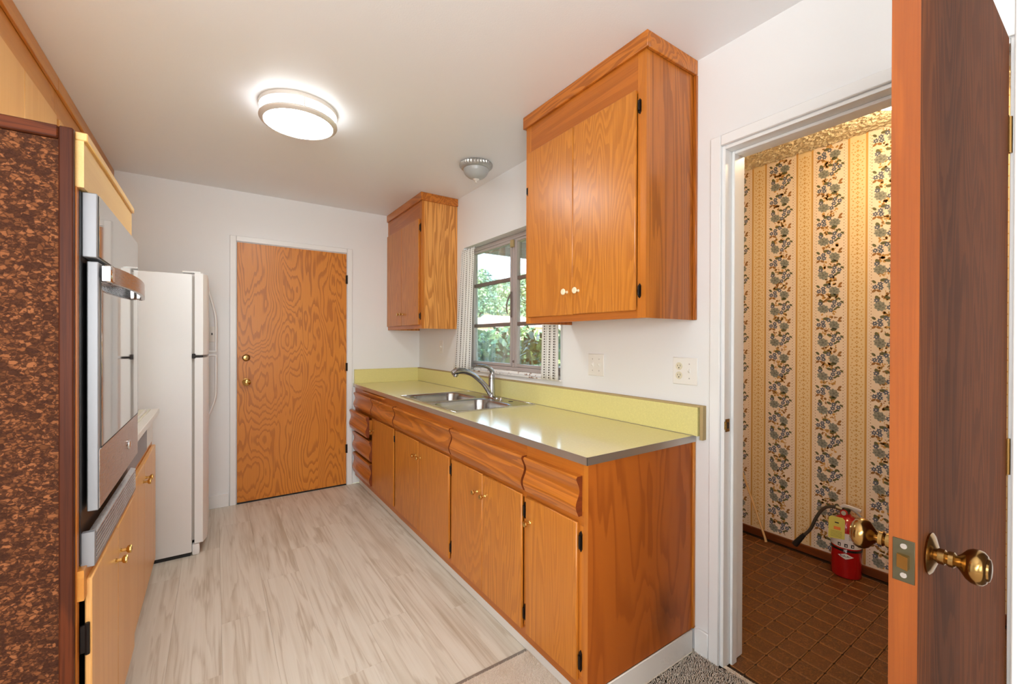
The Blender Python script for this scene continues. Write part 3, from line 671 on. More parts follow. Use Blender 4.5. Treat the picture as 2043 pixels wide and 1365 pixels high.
put('accessory_hole', MB().lathe((1.53, 2.235, ZT), (0, 0, 1), [(0, .017), (.001, .016), (.0011, 0)], 18), 'slot', sk, 'open dark hole in the sink deck')
put('deck_cap', MB().lathe((1.528, 2.345, ZT), (0, 0, 1), [(0, .02), (.004, .019), (.006, .012), (.012, .01), (.014, 0)], 18), 'chrome', sk, 'small chrome deck cap')
# faucet
fa = thing('faucet', (1.545, 2.49, .897), 'brushed nickel pull-out faucet with a lever on top, behind the sink', 'faucet')
FY = 2.485
put('base_plate', MB().loft([rrect(1.512, 1.572, FY - .10, FY + .10, .028, .8968), rrect(1.513, 1.571, FY - .099, FY + .099, .027, .902), rrect(1.52, 1.564, FY - .09, FY + .09, .02, .9045)], cap0=True), 'nickel', fa)
put('body', MB().lathe((1.545, FY, .9045), (0, 0, 1), [(0, .027), (.006, .026), (.012, .0235), (.10, .0215), (.118, .021), (.119, .0195), (.121, .0195), (.122, .021), (.135, .0215), (.146, .018), (.151, .009), (.152, 0)], 24), 'nickel', fa)
sp = [(1.540, FY, .918), (1.515, FY, .950), (1.480, FY, .990), (1.440, FY, 1.024)]
put('spout', MB().tube(smooth_path(sp), interp([.022, .019, .0165, .0155]), 16), 'nickel', fa)
sp = [(1.4385, FY, 1.0252), (1.400, FY, 1.053), (1.350, FY, 1.076), (1.310, FY, 1.083), (1.275, FY, 1.079), (1.250, FY, 1.068)]
sh = put('spray_head', MB().tube(smooth_path(sp), interp([.0155, .0155, .0165, .019, .022, .018]), 16, flat=1.0).lathe((1.272, FY, 1.062), (-.15, 0, -1), [(0, .019), (.010, .018), (.012, .013), (.018, .012), (.0185, 0)], 18), 'nickel', fa)
put('seal_ring', MB().lathe((1.4395, FY, 1.0246), (-.85, 0, .5), [(-.001, .0157), (.001, .0157)], 16), 'slot', fa)
lv = [(1.552, FY, 1.046), (1.545, FY, 1.072), (1.520, FY, 1.096), (1.475, FY, 1.110), (1.425, FY, 1.115)]
put('lever', MB().tube(smooth_path(lv), interp([.018, .0155, .012, .009, .004]), 14), 'nickel', fa)

# ------------------------------------------------------------------ upper cabinets
def upper(y0, y1, x0, x1, sx, zb, label, split, doors_z, doorspan, knobs, side_mat, crown_end0=True, crown_end1=True, doorm='cab', kmat='ceramic', hing=(), ztop=ZC, railm='frameh', stm='frame', crownm='cabh', light_bottom=False):
    """x0 = face frame plane, x1 = wall; sx=-1 faces -X, +1 faces +X"""
    t_ = thing('wall_cabinet', ((x0 + x1) / 2, (y0 + y1) / 2, zb), label, 'cabinet')
    fx = x0; bx = x0 - sx * .019; o = sx
    put('side_panel', MB().box(bx, x1, y0, y0 + .014, zb, ztop - .001), side_mat, t_); put('side_panel', MB().box(bx, x1, y1 - .014, y1, zb, ztop - .001), side_mat, t_)
    put('bottom_panel', MB().box(bx, x1, y0 + .0142, y1 - .0142, zb + .018, zb + .030), stm, t_)
    put('back_panel', MB().box(x1 + sx * .006, x1, y0 + .0142, y1 - .0142, zb + .0302, ztop - .002), stm, t_)
    put('bottom_rail', MB().box(fx, bx, y0 + .0402, y1 - .0402, zb, zb + .04), railm, t_)
    put('top_rail', MB().box(fx, bx, y0 + .0402, y1 - .0402, doors_z[1] - .012, ztop - .001), railm, t_)
    for a, c in ((y0, y0 + .04), (y1 - .04, y1)): put('stile', MB().box(fx, bx, a, c, zb, ztop - .001), stm, t_)
    b = MB(); b.box(fx + o * .0135, fx + o * .0002, y0 - (.0135 if crown_end0 else 0), y1 + (.0135 if crown_end1 else 0), 2.372, ztop - .0005, bev=.002)
    if crown_end0: b.box(fx, x1, y0 - .0135, y0 - .0003, 2.372, ztop - .0005, bev=.002)
    if crown_end1: b.box(fx, x1, y1 + .0003, y1 + .0135, 2.372, ztop - .0005, bev=.002)
    put('crown_moulding', b, crownm, t_)
    ys = [doorspan[0]] + list(split) + [doorspan[1]]
    ds = []
    for a, c in zip(ys, ys[1:]): ds.append(put('door', MB().box(fx + o * .0135, fx + o * .0004, a + .001, c - .001, doors_z[0], doors_z[1], bev=.003), doorm, t_))
    for di, ky, kz in knobs:
        put('knob', MB().lathe((fx + o * .0135, ky, kz), (o, 0, 0), [(0, .007), (.002, .006), (.004, .0045), (.014, .0045), (.018, .009), (.0205, .0135), (.024, .0145), (.027, .012), (.0285, 0)], 16), kmat, ds[di])
    for hy, z0, z1 in hing: hinge(t_, hy, z0, z1, x=fx)
    return t_
cN = upper(1.045, 1.800, 1.327, XR - .001, -1, 1.367, 'large double-door wall cabinet above the near counter end, right of the window', [1.434], (1.397, 2.235), (1.085, 1.772),
      [(0, 1.396, 1.500), (1, 1.470, 1.500)], 'side_up', hing=((1.0745, 2.14, 2.20), (1.0725, 1.442, 1.498), (1.782, 2.02, 2.07)))
put('scribe_strip', MB().box(XR - .014, XR - .001, 1.030, 1.0446, 1.367, 2.3715, bev=.002), 'side_up', cN)
cF = upper(3.170, YF - .001, 1.327, XR - .001, -1, 1.372, 'narrow double-door wall cabinet in the far corner, left of the window', [3.585], (1.402, 2.236), (3.205, 3.958),
      [(0, 3.552, 1.500), (1, 3.618, 1.500)], 'side_far', crown_end1=False, kmat='brass', hing=((3.194, 2.13, 2.20), (3.194, 1.44, 1.50)))
# left wall cabinets
for (a, c, s, lab) in ((2.70, YF - .001, [3.33], 'pale double-door wall cabinet above the refrigerator at left'), (1.46, 2.699, [1.88, 2.29], 'pale wall cabinet above the oven unit, behind the cork panel top')):
    upper(a, c, -.582, XL + .001, 1, 1.82, lab, s, (1.86, 2.256), (a + .02, c - .02), [], 'light', False, False, doorm='light', kmat='brass', railm='lightfr', stm='lightfr', crownm='lightfr')

# ------------------------------------------------------------------ window
w1 = thing('window_1', (1.72, 2.47, WZ0), 'steel casement window over the sink with flaking white sill', 'window', kind='structure')
XA, XB = 1.700, 1.738
def wbar(y0, y1, z0, z1, x0=XA, x1=XB, mat='winpaint', name='frame_bar', par=w1): return put(name, MB().box(x0, x1, y0, y1, z0, z1, bev=.002), mat, par)
wbar(WY0 + .001, WY0 + .035, 1.072, 2.012); wbar(WY1 - .035, WY1 - .001, 1.072, 2.012)
wbar(WY0 + .0352, WY1 - .0352, 1.982, 2.012); wbar(WY0 + .0352, WY1 - .0352, 1.072, 1.096)
wbar(2.437, 2.467, 1.0965, 1.9815)
def sash(y0, y1, dirty, dx):
    s_ = put('sash', MB().box(XA + dx, XB - .006 + dx, y0, y0 + .020, 1.098, 1.980, bev=.002).box(XA + dx, XB - .006 + dx, y1 - .020, y1, 1.098, 1.980, bev=.002).box(XA + dx, XB - .006 + dx, y0 + .020, y1 - .020, 1.098, 1.118, bev=.002).box(XA + dx, XB - .006 + dx, y0 + .020, y1 - .020, 1.960, 1.980, bev=.002), 'winpaint', w1)
    for z in (1.710, 1.394): put('muntin', MB().box(XA + .004 + dx, XB - .008 + dx, y0 + .0202, y1 - .0202, z - .013, z + .013, bev=.002), 'winbar', s_)
    for a, c in ((1.1182, 1.3808), (1.4072, 1.6968), (1.7232, 1.9598)): put('pane', MB().box(1.718 + dx, 1.721 + dx, y0 + .0202, y1 - .0202, a, c), 'glass_dirty' if dirty else 'glass', s_)
sash(2.470, 3.022, True, -.004); sash(1.922, 2.434, False, 0)
put('window_catch', MB().tube(smooth_path([(1.690, 2.470, 1.60), (1.672, 2.474, 1.575), (1.664, 2.482, 1.53), (1.670, 2.490, 1.49), (1.676, 2.492, 1.465)]), interp([.006, .006, .005, .005, .004]), 8).box(1.688, 1.6995, 2.462, 2.476, 1.44, 1.62, bev=.002), 'winbar', w1, 'curved casement catch')
put('stay_bracket', MB().box(1.680, 1.6995, 2.437, 2.470, 1.925, 1.975, bev=.003), 'raw', w1)
put('lower_latch', MB().lathe((1.6995, 2.448, 1.135), (-1, 0, 0), [(0, .009), (.006, .008), (.008, .004), (.009, 0)], 12), 'winbar', w1)
put('sill', MB().box(1.618, 1.735, WY0 - .02, WY1 + .02, 1.046, 1.0545, bev=.002).box(1.665, 1.735, WY0 + .001, WY1 - .001, 1.0547, 1.0715, bev=.002), 'sill', w1, 'white sill with flaking brown patches')
# curtains
def curtain(ya_t, yb_t, ya_b, yb_b, zt, zb, folds, label):
    nu, nv = folds * 10, 30; V, U = [], []
    for j in range(nv + 1):
        v = j / nv; k = v ** .8
        ya = ya_t + (ya_b - ya_t) * k; yb = yb_t + (yb_b - yb_t) * k; amp = .005 + .007 * v
        for i in range(nu + 1):
            u = i / nu; uu = u + .010 * math.sin(5 * v + 9 * u)
            x = 1.607 + amp * math.sin(2 * math.pi * folds * uu + .6 * math.sin(3 * v)) - (.006 * math.sin(v * 22) if v < .04 else 0)
            V.append((x, ya + (yb - ya) * u, zt + (zb - zt) * v)); U.append((u * folds / 6, v))
    F = [[j * (nu + 1) + i, j * (nu + 1) + i + 1, (j + 1) * (nu + 1) + i + 1, (j + 1) * (nu + 1) + i] for j in range(nv) for i in range(nu)]
    me = mesh_np('curtain', V, F, 'curtain', uvs=U, smooth=True)
    t_ = thing('curtain', (1.607, (ya_t + yb_t) / 2, zb), label, 'curtain', 'pair of cafe curtains at the kitchen window')
    o = link('cloth', me, (0, 0, 0), t_); md = o.modifiers.new('thick', 'SOLIDIFY'); md.thickness = .0012
    put('curtain_rod', MB().lathe((1.612, yb_t, zt - .012), (0, 1, 0), [(0, .003), (ya_t - yb_t, .003)], 8), 'white_plastic', t_)
    return t_
cl = curtain(3.045, 2.835, 3.165, 2.895, 1.985, 1.050, 6, 'white dash-stitched curtain at the left of the window, flaring at its hem')
cr = curtain(2.02, 1.875, 2.025, 1.875, 1.985, 1.052, 4, 'white dash-stitched curtain right of the window, below the large wall cabinet')

# ------------------------------------------------------------------ outlets and switches
def plate_x(y0, y1, z0, z1, label, cat, items, x=XR, name='switch_plate'):
    t_ = thing(name, (x, (y0 + y1) / 2, z0), label, cat)
    put('cover_plate', MB().box(x - .006, x - .0004, y0, y1, z0, z1, bev=.0025), 'white_plastic', t_)
    zc = (z0 + z1) / 2
    for kind, y in items:
        if kind == 's':
            put('toggle', MB().box(x - .0072, x - .006, y - .006, y + .006, zc - .012, zc + .012).prism([(x - .0068, zc - .008), (x - .0155, zc + .002), (x - .0155, zc + .007), (x - .0068, zc + .008)], 'xz', y - .0035, y + .0035), 'white_plastic', t_)
            for s_ in (-1, 1): put('screw', MB().lathe((x - .006, y, zc + s_ * .030), (-1, 0, 0), [(0, .003), (.0008, .002), (.0009, 0)], 8), 'gasket', t_)
        if kind == 'o':
            for s_ in (-1, 1):
                r_ = put('receptacle', MB().lathe((x - .006, y, zc + s_ * .0195), (-1, 0, 0), [(0, .0165), (.0010, .016), (.0011, 0)], 20), 'cream', t_)
                put('slots', MB().box(x - .0078, x - .0071, y - .0068, y - .0052, zc + s_ * .0195 - .001, zc + s_ * .0195 + .007).box(x - .0078, x - .0071, y + .0052, y + .0068, zc + s_ * .0195 - .001, zc + s_ * .0195 + .006).lathe((x - .0071, y, zc + s_ * .0195 - .007), (-1, 0, 0), [(0, .0026), (.0008, .0026)], 8), 'slot', r_)
plate_x(1.543, 1.655, 1.098, 1.212, 'white double light switch plate on the wall above the yellow backsplash', 'light switch', [('s', 1.622), ('s', 1.576)])
plate_x(1.025, 1.141, 1.096, 1.211, 'white combined outlet and switch plate near the pantry doorway', 'outlet', [('o', 1.110), ('s', 1.062)], name='outlet_plate')
plate_x(3.425, 3.500, 1.165, 1.280, 'painted-over switch plate below the far wall cabinet', 'light switch', [('s', 3.462)])
t_ = thing('switch_plate', (-.02, YF, 1.26), 'white switch plate on the far wall seen through the refrigerator handle', 'light switch')
put('cover_plate', MB().box(-.058, .016, YF - .006, YF - .0004, 1.262, 1.378, bev=.002), 'white_plastic', t_)
put('toggle', MB().box(-.024, -.016, YF - .015, YF - .006, 1.314, 1.330), 'slot', t_)

# ------------------------------------------------------------------ ceiling lights
L0 = Vector((.345, 2.385, ZC)); 
t_ = thing('ceiling_light', L0, 'round flush ceiling light with two nickel rings, switched on', 'ceiling light')
put('canopy', MB().lathe(L0, (0, 0, -1), [(0.0005, .176), (.010, .178), (.020, .176), (.021, .17)], 56), 'ring', t_)
put('diffuser', MB().lathe(L0, (0, 0, -1), [(.0215, .168), (.066, .168), (.0675, .150), (.030, .148), (.0295, .0)], 56), 'glow_side', t_, 'glowing white side band of the diffuser')
put('diffuser', MB().lathe(L0, (0, 0, -1), [(.068, .155), (.078, .155), (.084, .10), (.086, 0)], 56), 'glow', t_)
b = MB(); seg = 64
rp = [(.170, .060), (.176, .061), (.1775, .068), (.174, .074), (.158, .081), (.156, .0795), (.168, .071)]
R = [[b.b.verts.new(L0 + Vector((r_ * math.cos(2 * math.pi * k / seg), r_ * math.sin(2 * math.pi * k / seg), -z_))) for k in range(seg)] for r_, z_ in rp]
for i in range(len(R)):
    A_, B_ = R[i], R[(i + 1) % len(R)]
    for k in range(seg): b.b.faces.new([A_[k], A_[(k + 1) % seg], B_[(k + 1) % seg], B_[k]])
put('trim_ring', b, 'ring', t_)
for a in (2.6, 4.7, .4): put('post', MB().box(L0.x + .174 * math.cos(a) - .002, L0.x + .174 * math.cos(a) + .002, L0.y + .174 * math.sin(a) - .002, L0.y + .174 * math.sin(a) + .002, ZC - .062, ZC - .02), 'ring', t_)
L1 = Vector((1.405, 2.462, ZC))
t_ = thing('ceiling_light', L1, 'small dome ceiling light with ribbed silver collar, switched off, near the window', 'ceiling light')
b = MB(); n = 72; prof = [(0.0005, .098), (.006, .106), (.020, .104), (.034, .092), (.038, .084)]
rings = []
for tz, r_ in prof:
    rings.append([(L1.x + (r_ + (.0035 * math.cos(k * math.pi) if .004 < tz < .03 else 0)) * math.cos(2 * math.pi * k / n), L1.y + (r_ + (.0035 * math.cos(k * math.pi) if .004 < tz < .03 else 0)) * math.sin(2 * math.pi * k / n), ZC - tz) for k in range(n)])
b.loft(rings, cap0=True); put('collar', b, 'collar', t_)
put('glass_dome', MB().lathe(L1, (0, 0, -1), [(.0385, .083), (.055, .080), (.072, .070), (.088, .052), (.097, .030), (.100, .0)], 40), 'frost', t_)
put('finial', MB().lathe(L1, (0, 0, -1), [(.098, .006), (.1, .022), (.104, .020), (.110, .008), (.113, .004), (.120, .0065), (.126, .0)], 20), 'ring', t_)
L2 = Vector((2.45, .60, ZC - .008))
t_ = thing('ceiling_light', L2, 'pantry ceiling light on the textured ceiling, half hidden by the open door', 'ceiling light')
put('canopy', MB().lathe(L2, (0, 0, -1), [(-.006, .11), (.012, .112), (.018, .10)], 40), 'white_plastic', t_)
put('globe', MB().lathe(L2, (0, 0, -1), [(.0185, .085), (.035, .10), (.06, .102), (.09, .085), (.11, .05), (.118, 0)], 32), 'glow2', t_)

# ------------------------------------------------------------------ left: oven cabinet
OX = -.280; OY0, OY1 = 1.457, 2.190; OZ = 1.783
oc = thing('oven_cabinet', (-.59, 1.82, 0), 'tall pale wood oven cabinet with a cork-faced side at left', 'cabinet')
put('cork_panel', MB().box(XL + .002, OX - .020, OY0 - .010, OY0 - .002, .0, OZ - .032), 'cork', oc, 'dark mottled cork sheet')
put('side_panel', MB().box(XL + .002, OX - .001, OY0 - .0018, OY0 + .014, 0, OZ - .001), 'light', oc)
put('panel_trim', MB().box(OX - .024, OX + .002, OY0 - .018, OY0 - .002, 0, OZ, bev=.003), 'darkwood', oc, 'dark wooden edge strip')
put('panel_trim', MB().box(XL + .002, OX - .0242, OY0 - .018, OY0 - .002, OZ - .031, OZ, bev=.003), 'darkwoodx', oc, 'dark wooden top strip')
put('side_panel', MB().box(XL + .002, OX - .001, OY1 - .014, OY1, 0, OZ - .001), 'light', oc)
put('top_board', MB().box(OX, OX + .016, OY0 + .004, OY1, 1.650, OZ - .02), 'lighty', oc)
put('top_lip', MB().box(OX, OX + .023, OY0 + .002, OY1 + .004, OZ - .0198, OZ, bev=.002), 'lighty', oc)
put('top_panel', MB().box(XL + .002, OX - .0005, OY0 + .015, OY1 - .015, OZ - .016, OZ - .001), 'light', oc)
put('face_stile', MB().box(OX, OX + .004, OY0 + .001, OY0 + .02, .09, 1.65), 'frame', oc)
put('rail', MB().box(OX, OX + .016, OY0 + .002, OY1, .640, .714), 'lightfr', oc)
put('bottom_rail', MB().box(OX, OX + .012, OY0 + .002, OY1, .09, .130), 'lightfr', oc)
put('divider', MB().box(OX - .02, OX + .001, OY0 + .0202, OY1 - .0145, .131, .1315).box(OX - .01, OX, OY0 + .0202, OY1 - .0145, .131, .64), 'blackgap', oc)
put('toe_kick', MB().box(OX - .07, OX - .058, OY0 + .015, OY1 - .015, 0, .09), 'cove', oc)
dd = put('door', MB().box(OX + .0125, OX + .026, 1.485, 1.838, .100, .682, bev=.003), 'light', oc); hex_knob(dd, 1.800, .590, OX + .026, sx=1, s=1.15)
dd = put('door', MB().box(OX + .0125, OX + .026, 1.841, 2.180, .100, .682, bev=.003), 'light', oc); hex_knob(dd, 1.880, .590, OX + .026, sx=1, s=1.15)
for z0 in (.50, .14): put('hinge', MB().box(OX + .004, OX + .020, 1.4775, 1.4845, z0, z0 + .07, bev=.002).lathe((OX + .018, 1.480, z0 - .004), (0, 0, 1), [(0, .005), (.078, .005)], 8), 'black', oc)
# wall oven
ov = thing('wall_oven', (-.262, 1.82, .72), 'stainless wall oven with mirror glass door and bowed handle', 'oven')
A0, A1 = 1.494, 2.168
put('oven_body', MB().box(OX - .45, OX + .006, OY0 + .022, OY1 - .016, .72, 1.645), 'blackgap', ov)
put('control_panel', MB().box(OX + .0062, OX + .034, A0, A1, 1.486, 1.648, bev=.002), 'satin', ov)
put('control_glass', MB().box(OX + .0342, OX + .0365, A0 + .012, A1 - .0, 1.490, 1.646, bev=.0008), 'mirror', ov)
od = put('oven_door', MB().box(OX + .0125, OX + .034, A0 + .014, A1, .842, 1.478, bev=.002), 'satin', ov)
put('door_glass', MB().box(OX + .0342, OX + .0365, A0 + .040, A1 - .004, 1.000, 1.476, bev=.0008), 'mirror', od, 'mirror-like dark oven door glass')
put('glass_border', MB().box(OX + .0342, OX + .0366, A1 - .0038, A1 - .0005, .998, 1.478).box(OX + .0342, OX + .0366, A0 + .040, A1 - .004, .9973, .9998), 'blackgap', od)
put('door_panel', MB().box(OX + .0342, OX + .0362, A0 + .016, A1 - .001, .846, .997, bev=.0008), 'steel', od)
put('badge', MB().lathe((OX + .0363, 1.96, .92), (1, 0, 0), [(0, .016), (.004, .015), (.005, .008), (.0052, 0)], 20), 'chrome', od, 'small round chrome emblem')
# handle bowed outward
hp = []
for i in range(15):
    t__ = i / 14; y = A0 + .03 + (A1 - A0 - .06) * t__; hp.append((OX + .052 + .030 * math.sin(math.pi * t__) ** .7, y))
inner = [(x - .010, y) for x, y in hp][::-1]
put('handle', MB().prism(hp + inner, 'xy', 1.427, 1.472), 'steel', ov, 'wide bowed stainless handle')
for y in (A0 + .018, A1 - .062): put('handle_mount', MB().box(OX + .0365, OX + .060, y, y + .044, 1.427, 1.472, bev=.004), 'chrome', ov)
put('vent_frame', MB().box(OX + .004, OX + .030, A0 - .004, A0 + .012, .708, .795, bev=.001).box(OX + .0165, OX + .03, A0 + .0121, A1, .708, .716), 'satin', ov)
for i in range(7): put('louver', MB().prism([(OX + .0165, .722 + i * .0110), (OX + .031, .717 + i * .0110), (OX + .031, .7225 + i * .0110), (OX + .0165, .7275 + i * .0110)], 'xz', A0 + .0125, A1 - .004), 'steel', ov)

# left base cabinet with white counter and cooktop
BX = -.283
bc = thing('base_cabinet', (-.59, 2.6, 0), 'pale wood base cabinet under the white counter, between oven unit and refrigerator', 'cabinet')
YB0, YB1 = 2.1905, 3.030
put('carcass', MB().box(XL + .002, BX - .02, YB0, YB1, .09, .868), 'light', bc)
put('face_frame', MB().box(BX - .0198, BX, YB0, YB1, .09, .735), 'lightfr', bc)
put('fascia', MB().box(BX - .0198, BX + .004, 2.78, YB1, .7355, .872), 'formica_white', bc); put('vent_panel', MB().box(BX - .0198, BX + .005, YB0, 2.7798, .7355, .872), 'satin', bc, 'brushed grey metal panel below the counter')
put('toe_kick', MB().box(BX - .07, BX - .06, YB0, YB1, 0, .0895), 'cove', bc)
dd = put('door', MB().box(BX + .0005, BX + .018, 2.205, 2.560, .100, .714, bev=.003), 'light', bc); hex_knob(dd, 2.525, .640, BX + .018, sx=1, s=1.15)
dd = put('door', MB().box(BX + .0005, BX + .018, 2.563, 3.005, .100, .714, bev=.003), 'light', bc); hex_knob(dd, 2.600, .640, BX + .018, sx=1, s=1.15)
wc = thing('countertop', (-.57, 2.6, .873), 'white countertop holding the cooktop, beside the refrigerator', 'countertop')
put('slab', MB().box(XL + .002, -.252, YB0 + .001, 3.045, .873, .901, bev=.002), 'formica_white', wc)
ck = thing('cooktop', (-.57, 2.6, .901), 'cream cooktop with raised ridges set in the white counter', 'cooktop')
put('cooktop_plate', MB().box(-.82, -.285, 2.23, 3.01, .9012, .906, bev=.001), 'cream', ck)
for x in (-.30, -.335, -.37): put('ridge', MB().box(x - .006, x + .006, 2.25, 2.99, .9062, .910, bev=.001), 'chrome' if x < -.31 else 'formica_white', ck)
for yy in (2.42, 2.82):
    for xx in (-.50, -.70): put('burner', MB().lathe((xx, yy, .9062), (0, 0, 1), [(0, .085), (.006, .08), (.008, 0)], 24), 'black', ck)

# ------------------------------------------------------------------ refrigerator
fr = thing('refrigerator', (-.5, 3.54, 0), 'white top-freezer refrigerator with curved door handles', 'refrigerator')
FY0, FY1 = 3.163, 3.925
put('body', MB().box(XL + .012, -.113, FY0, FY1, .022, 1.665, bev=.005, seg=2), 'fridge', fr)
put('base_gap', MB().box(XL + .03, -.12, FY0 + .01, FY1 - .01, .0, .0215), 'blackgap', fr)
put('gasket', MB().box(-.1128, -.101, FY0 + .012, FY1 - .012, .09, 1.655), 'gasket', fr)
def fdoor(z0, z1):
    pts = [(-.1005, FY0 + .002)]
    for i in range(13):
        t__ = i / 12; y = FY0 + .001 + (FY1 - FY0 - .002) * t__; e = min(t__, 1 - t__)
        pts.append((-.060 + .018 * min(1, e / .07) ** .5 + .006 * math.sin(math.pi * t__), y))
    pts.append((-.1005, FY1 - .002))
    b = MB().prism(pts, 'xy', z0, z1)
    return put('door', b, 'fridge', fr)
dt = fdoor(1.188, 1.673); dl = fdoor(.072, 1.172)
HY = 3.80
def fhandle(par, zs):
    b = MB(); prev = None
    b.tube(smooth_path(zs, 5), .0085, 10, flat=1.7); return put('handle', b, 'fridge', par)
fhandle(dt, [(-.044, HY, 1.735 - .07), (-.040, HY, 1.62), (-.030, HY, 1.59), (-.006, HY, 1.49), (.004, HY, 1.40), (.004, HY, 1.22), (.000, HY, 1.196), (-.044, HY, 1.194)])
fhandle(dl, [(-.044, HY, 1.166), (.000, HY, 1.164), (.004, HY, 1.14), (.004, HY, .95), (.000, HY, .86), (-.022, HY, .78), (-.040, HY, .735), (-.044, HY, .70)])
put('hinge', MB().box(-.1125, -.096, FY0 - .006, FY0 + .03, 1.168, 1.196, bev=.002).box(-.098, -.060, FY0 + .004, FY0 + .03, 1.174, 1.184), 'black', fr)
put('top_hinge_cover', MB().box(-.16, -.07, FY0 + .01, FY0 + .06, 1.6735, 1.684, bev=.003), 'fridge', fr)
put('foot', MB().box(-.1125, -.075, FY0 + .004, FY0 + .05, .0, .066, bev=.008, seg=2), 'fridge', fr)
put('kick_grille', MB().box(-.1125, -.102, FY0 + .055, FY1 - .01, .004, .066), 'blackgap', fr)

# ------------------------------------------------------------------ pantry things
EX, EY = 2.862, .905
fe = thing('fire_extinguisher', (EX, EY, 0), 'red fire extinguisher with white label band and yellow tag on the brick-patterned floor', 'fire extinguisher')
put('cylinder', MB().lathe((EX, EY, 0), (0, 0, 1), [(0, .060), (.004, .066), (.012, .068), (.268, .068), (.288, .064), (.306, .052), (.320, .034), (.326, .022), (.334, .019), (.336, 0)], 40), 'red', fe)
def band(a0, a1, z0, z1, r, zf=None, n=14):
    b = MB(); L_, U_ = [], []
    for i in range(n + 1):
        a = math.radians(a0 + (a1 - a0) * i / n); zl, zu = (z0, z1) if zf is None else zf(i / n)
        L_.append((EX + r * math.cos(a), EY + r * math.sin(a), zl)); U_.append((EX + r * math.cos(a), EY + r * math.sin(a), zu))
    lo = [b.b.verts.new(p) for p in L_]; hi = [b.b.verts.new(p) for p in U_]
    for i in range(n): b.b.faces.new([lo[i], lo[i + 1], hi[i + 1], hi[i]])
    return b
lb = put('label_band', band(120, 285, .165, .245, .0686), 'label', fe, 'white instruction label band')
for a in (165, 190, 214):
    put('pictogram', band(a, a + 12, .172, .190, .0690, n=3), 'ink', lb); put('pictogram_mark', band(a + 4, a + 9, .176, .184, .0693, n=2), 'label', lb)
put('red_mark', band(222, 230, .196, .206, .0690, n=3), 'red', lb)
for k, z in enumerate((.212, .219, .226, .234)): put('text_line', band(206, 232 - k * 3, z, z + .0022, .0690, n=4), 'ink', lb)
put('clamp_band', MB().lathe((EX, EY, .146), (0, 0, 1), [(0, .0686), (.0, .0692), (.012, .0692), (.012, .0686)], 40), 'rubber', fe)
put('clamp_buckle', band(186, 200, .143, .161, .0700, n=3), 'chrome', fe)
dm = put('logo_diamond', band(165, 225, 0, 0, .0687, lambda t__: (.122 - .016 * (1 - abs(2 * t__ - 1)), .122 + .016 * (1 - abs(2 * t__ - 1)) + .0003)), 'label', fe, 'white lozenge emblem with a dark script word')
for i in range(9): put('script_stroke', band(176 + i * 4.2, 178.6 + i * 4.2, .119, .119 + (.004 if i % 3 else .009), .0690, n=1), 'ink', dm)
put('valve', MB().lathe((EX, EY, .334), (0, 0, 1), [(0, .014), (.012, .014), (.014, .018), (.028, .018), (.032, .010), (.034, 0)], 20), 'bronze', fe)
ga = put('gauge', MB().lathe((EX - .018, EY + .004, .338), (-1, .1, .25), [(0, .018), (.008, .018), (.009, .014), (.0095, 0)], 20), 'red', fe)
put('gauge_face', MB().lathe((EX - .0272, EY + .005, .3404), (-1, .1, .25), [(0, .012), (.0008, 0)], 16), 'gasket', ga)
put('carry_handle', MB().tube(smooth_path([(EX, EY + .006, .362), (EX - .002, EY - .020, .366), (EX - .002, EY - .055, .345), (EX - .002, EY - .085, .305)]), .006, 8, flat=1.6), 'gasket', fe)
put('squeeze_lever', MB().tube(smooth_path([(EX, EY + .022, .362), (EX - .002, EY + .006, .374), (EX - .002, EY - .030, .372), (EX - .002, EY - .066, .368)]), .0055, 8, flat=1.8), 'label', fe, 'pale squeeze lever')
hs = put('hose', MB().tube(smooth_path([(EX - .01, EY + .016, .352), (EX - .012, EY + .055, .356), (EX - .016, EY + .100, .335), (EX - .02, EY + .135, .275), (EX - .022, EY + .165, .195), (EX - .024, EY + .195, .150)]), .0085, 12), 'hose', fe, 'dark discharge hose')
put('hose_collar', MB().tube([(EX - .0095, EY + .017, .3525), (EX - .011, EY + .045, .357)], .0105, 12), 'chrome', hs)
put('nozzle', MB().tube([(EX - .024, EY + .195, .152), (EX - .025, EY + .205, .138), (EX - .027, EY + .245, .075)], [.010, .012, .0175], 14), 'rubber', hs, 'black conical nozzle')
b = MB(); zc = .262
tg_pts = [(-.036, -.058), (.036, -.050), (.036, .052), (.026, .062), (-.026, .062), (-.036, .052)]
nrm = Vector((-.955, .02, .12)).normalized()
for s in (0, .0012):
    pass
def tagpt(u, v, off): return Vector((EX - .072, EY + .022, zc)) + Vector((.16, -.98, 0)).normalized() * u + Vector((.06, 0, 1)) * v + nrm * off
va = [b.b.verts.new(tagpt(u, v, .0)) for u, v in tg_pts]; vb = [b.b.verts.new(tagpt(u, v, .0012)) for u, v in tg_pts]
b.b.faces.new(va); b.b.faces.new(vb)
for i in range(6): b.b.faces.new([va[i], va[(i + 1) % 6], vb[(i + 1) % 6], vb[i]])
tg = put('service_tag', b, 'tag', fe, 'yellow-green service tag with orange print')
def tagrect(u0, u1, v0, v1, off, nm, mat):
    b = MB(); b.b.faces.new([b.b.verts.new(tagpt(u, v, off)) for u, v in ((u0, v0), (u1, v0), (u1, v1), (u0, v1))]); put(nm, b, mat, tg)
tagrect(-.012, .018, -.006, .010, .0016, 'orange_print', 'orange')
for k in range(5): tagrect(-.026, .024, -.045 + k * .007, -.0438 + k * .007, .0016, 'text_line', 'ink')
tagrect(-.008, .010, .028, .034, .0016, 'text_line', 'ink')
put('wooden_stick', MB().tube([(2.885, 1.335, .004), (2.89, 1.345, .03), (2.925, 1.86, 1.33)], [.0085, .0065, .0065], 10), 'pale_stick', label='thin pale wooden stick leaning in the pantry corner', cat='stick')
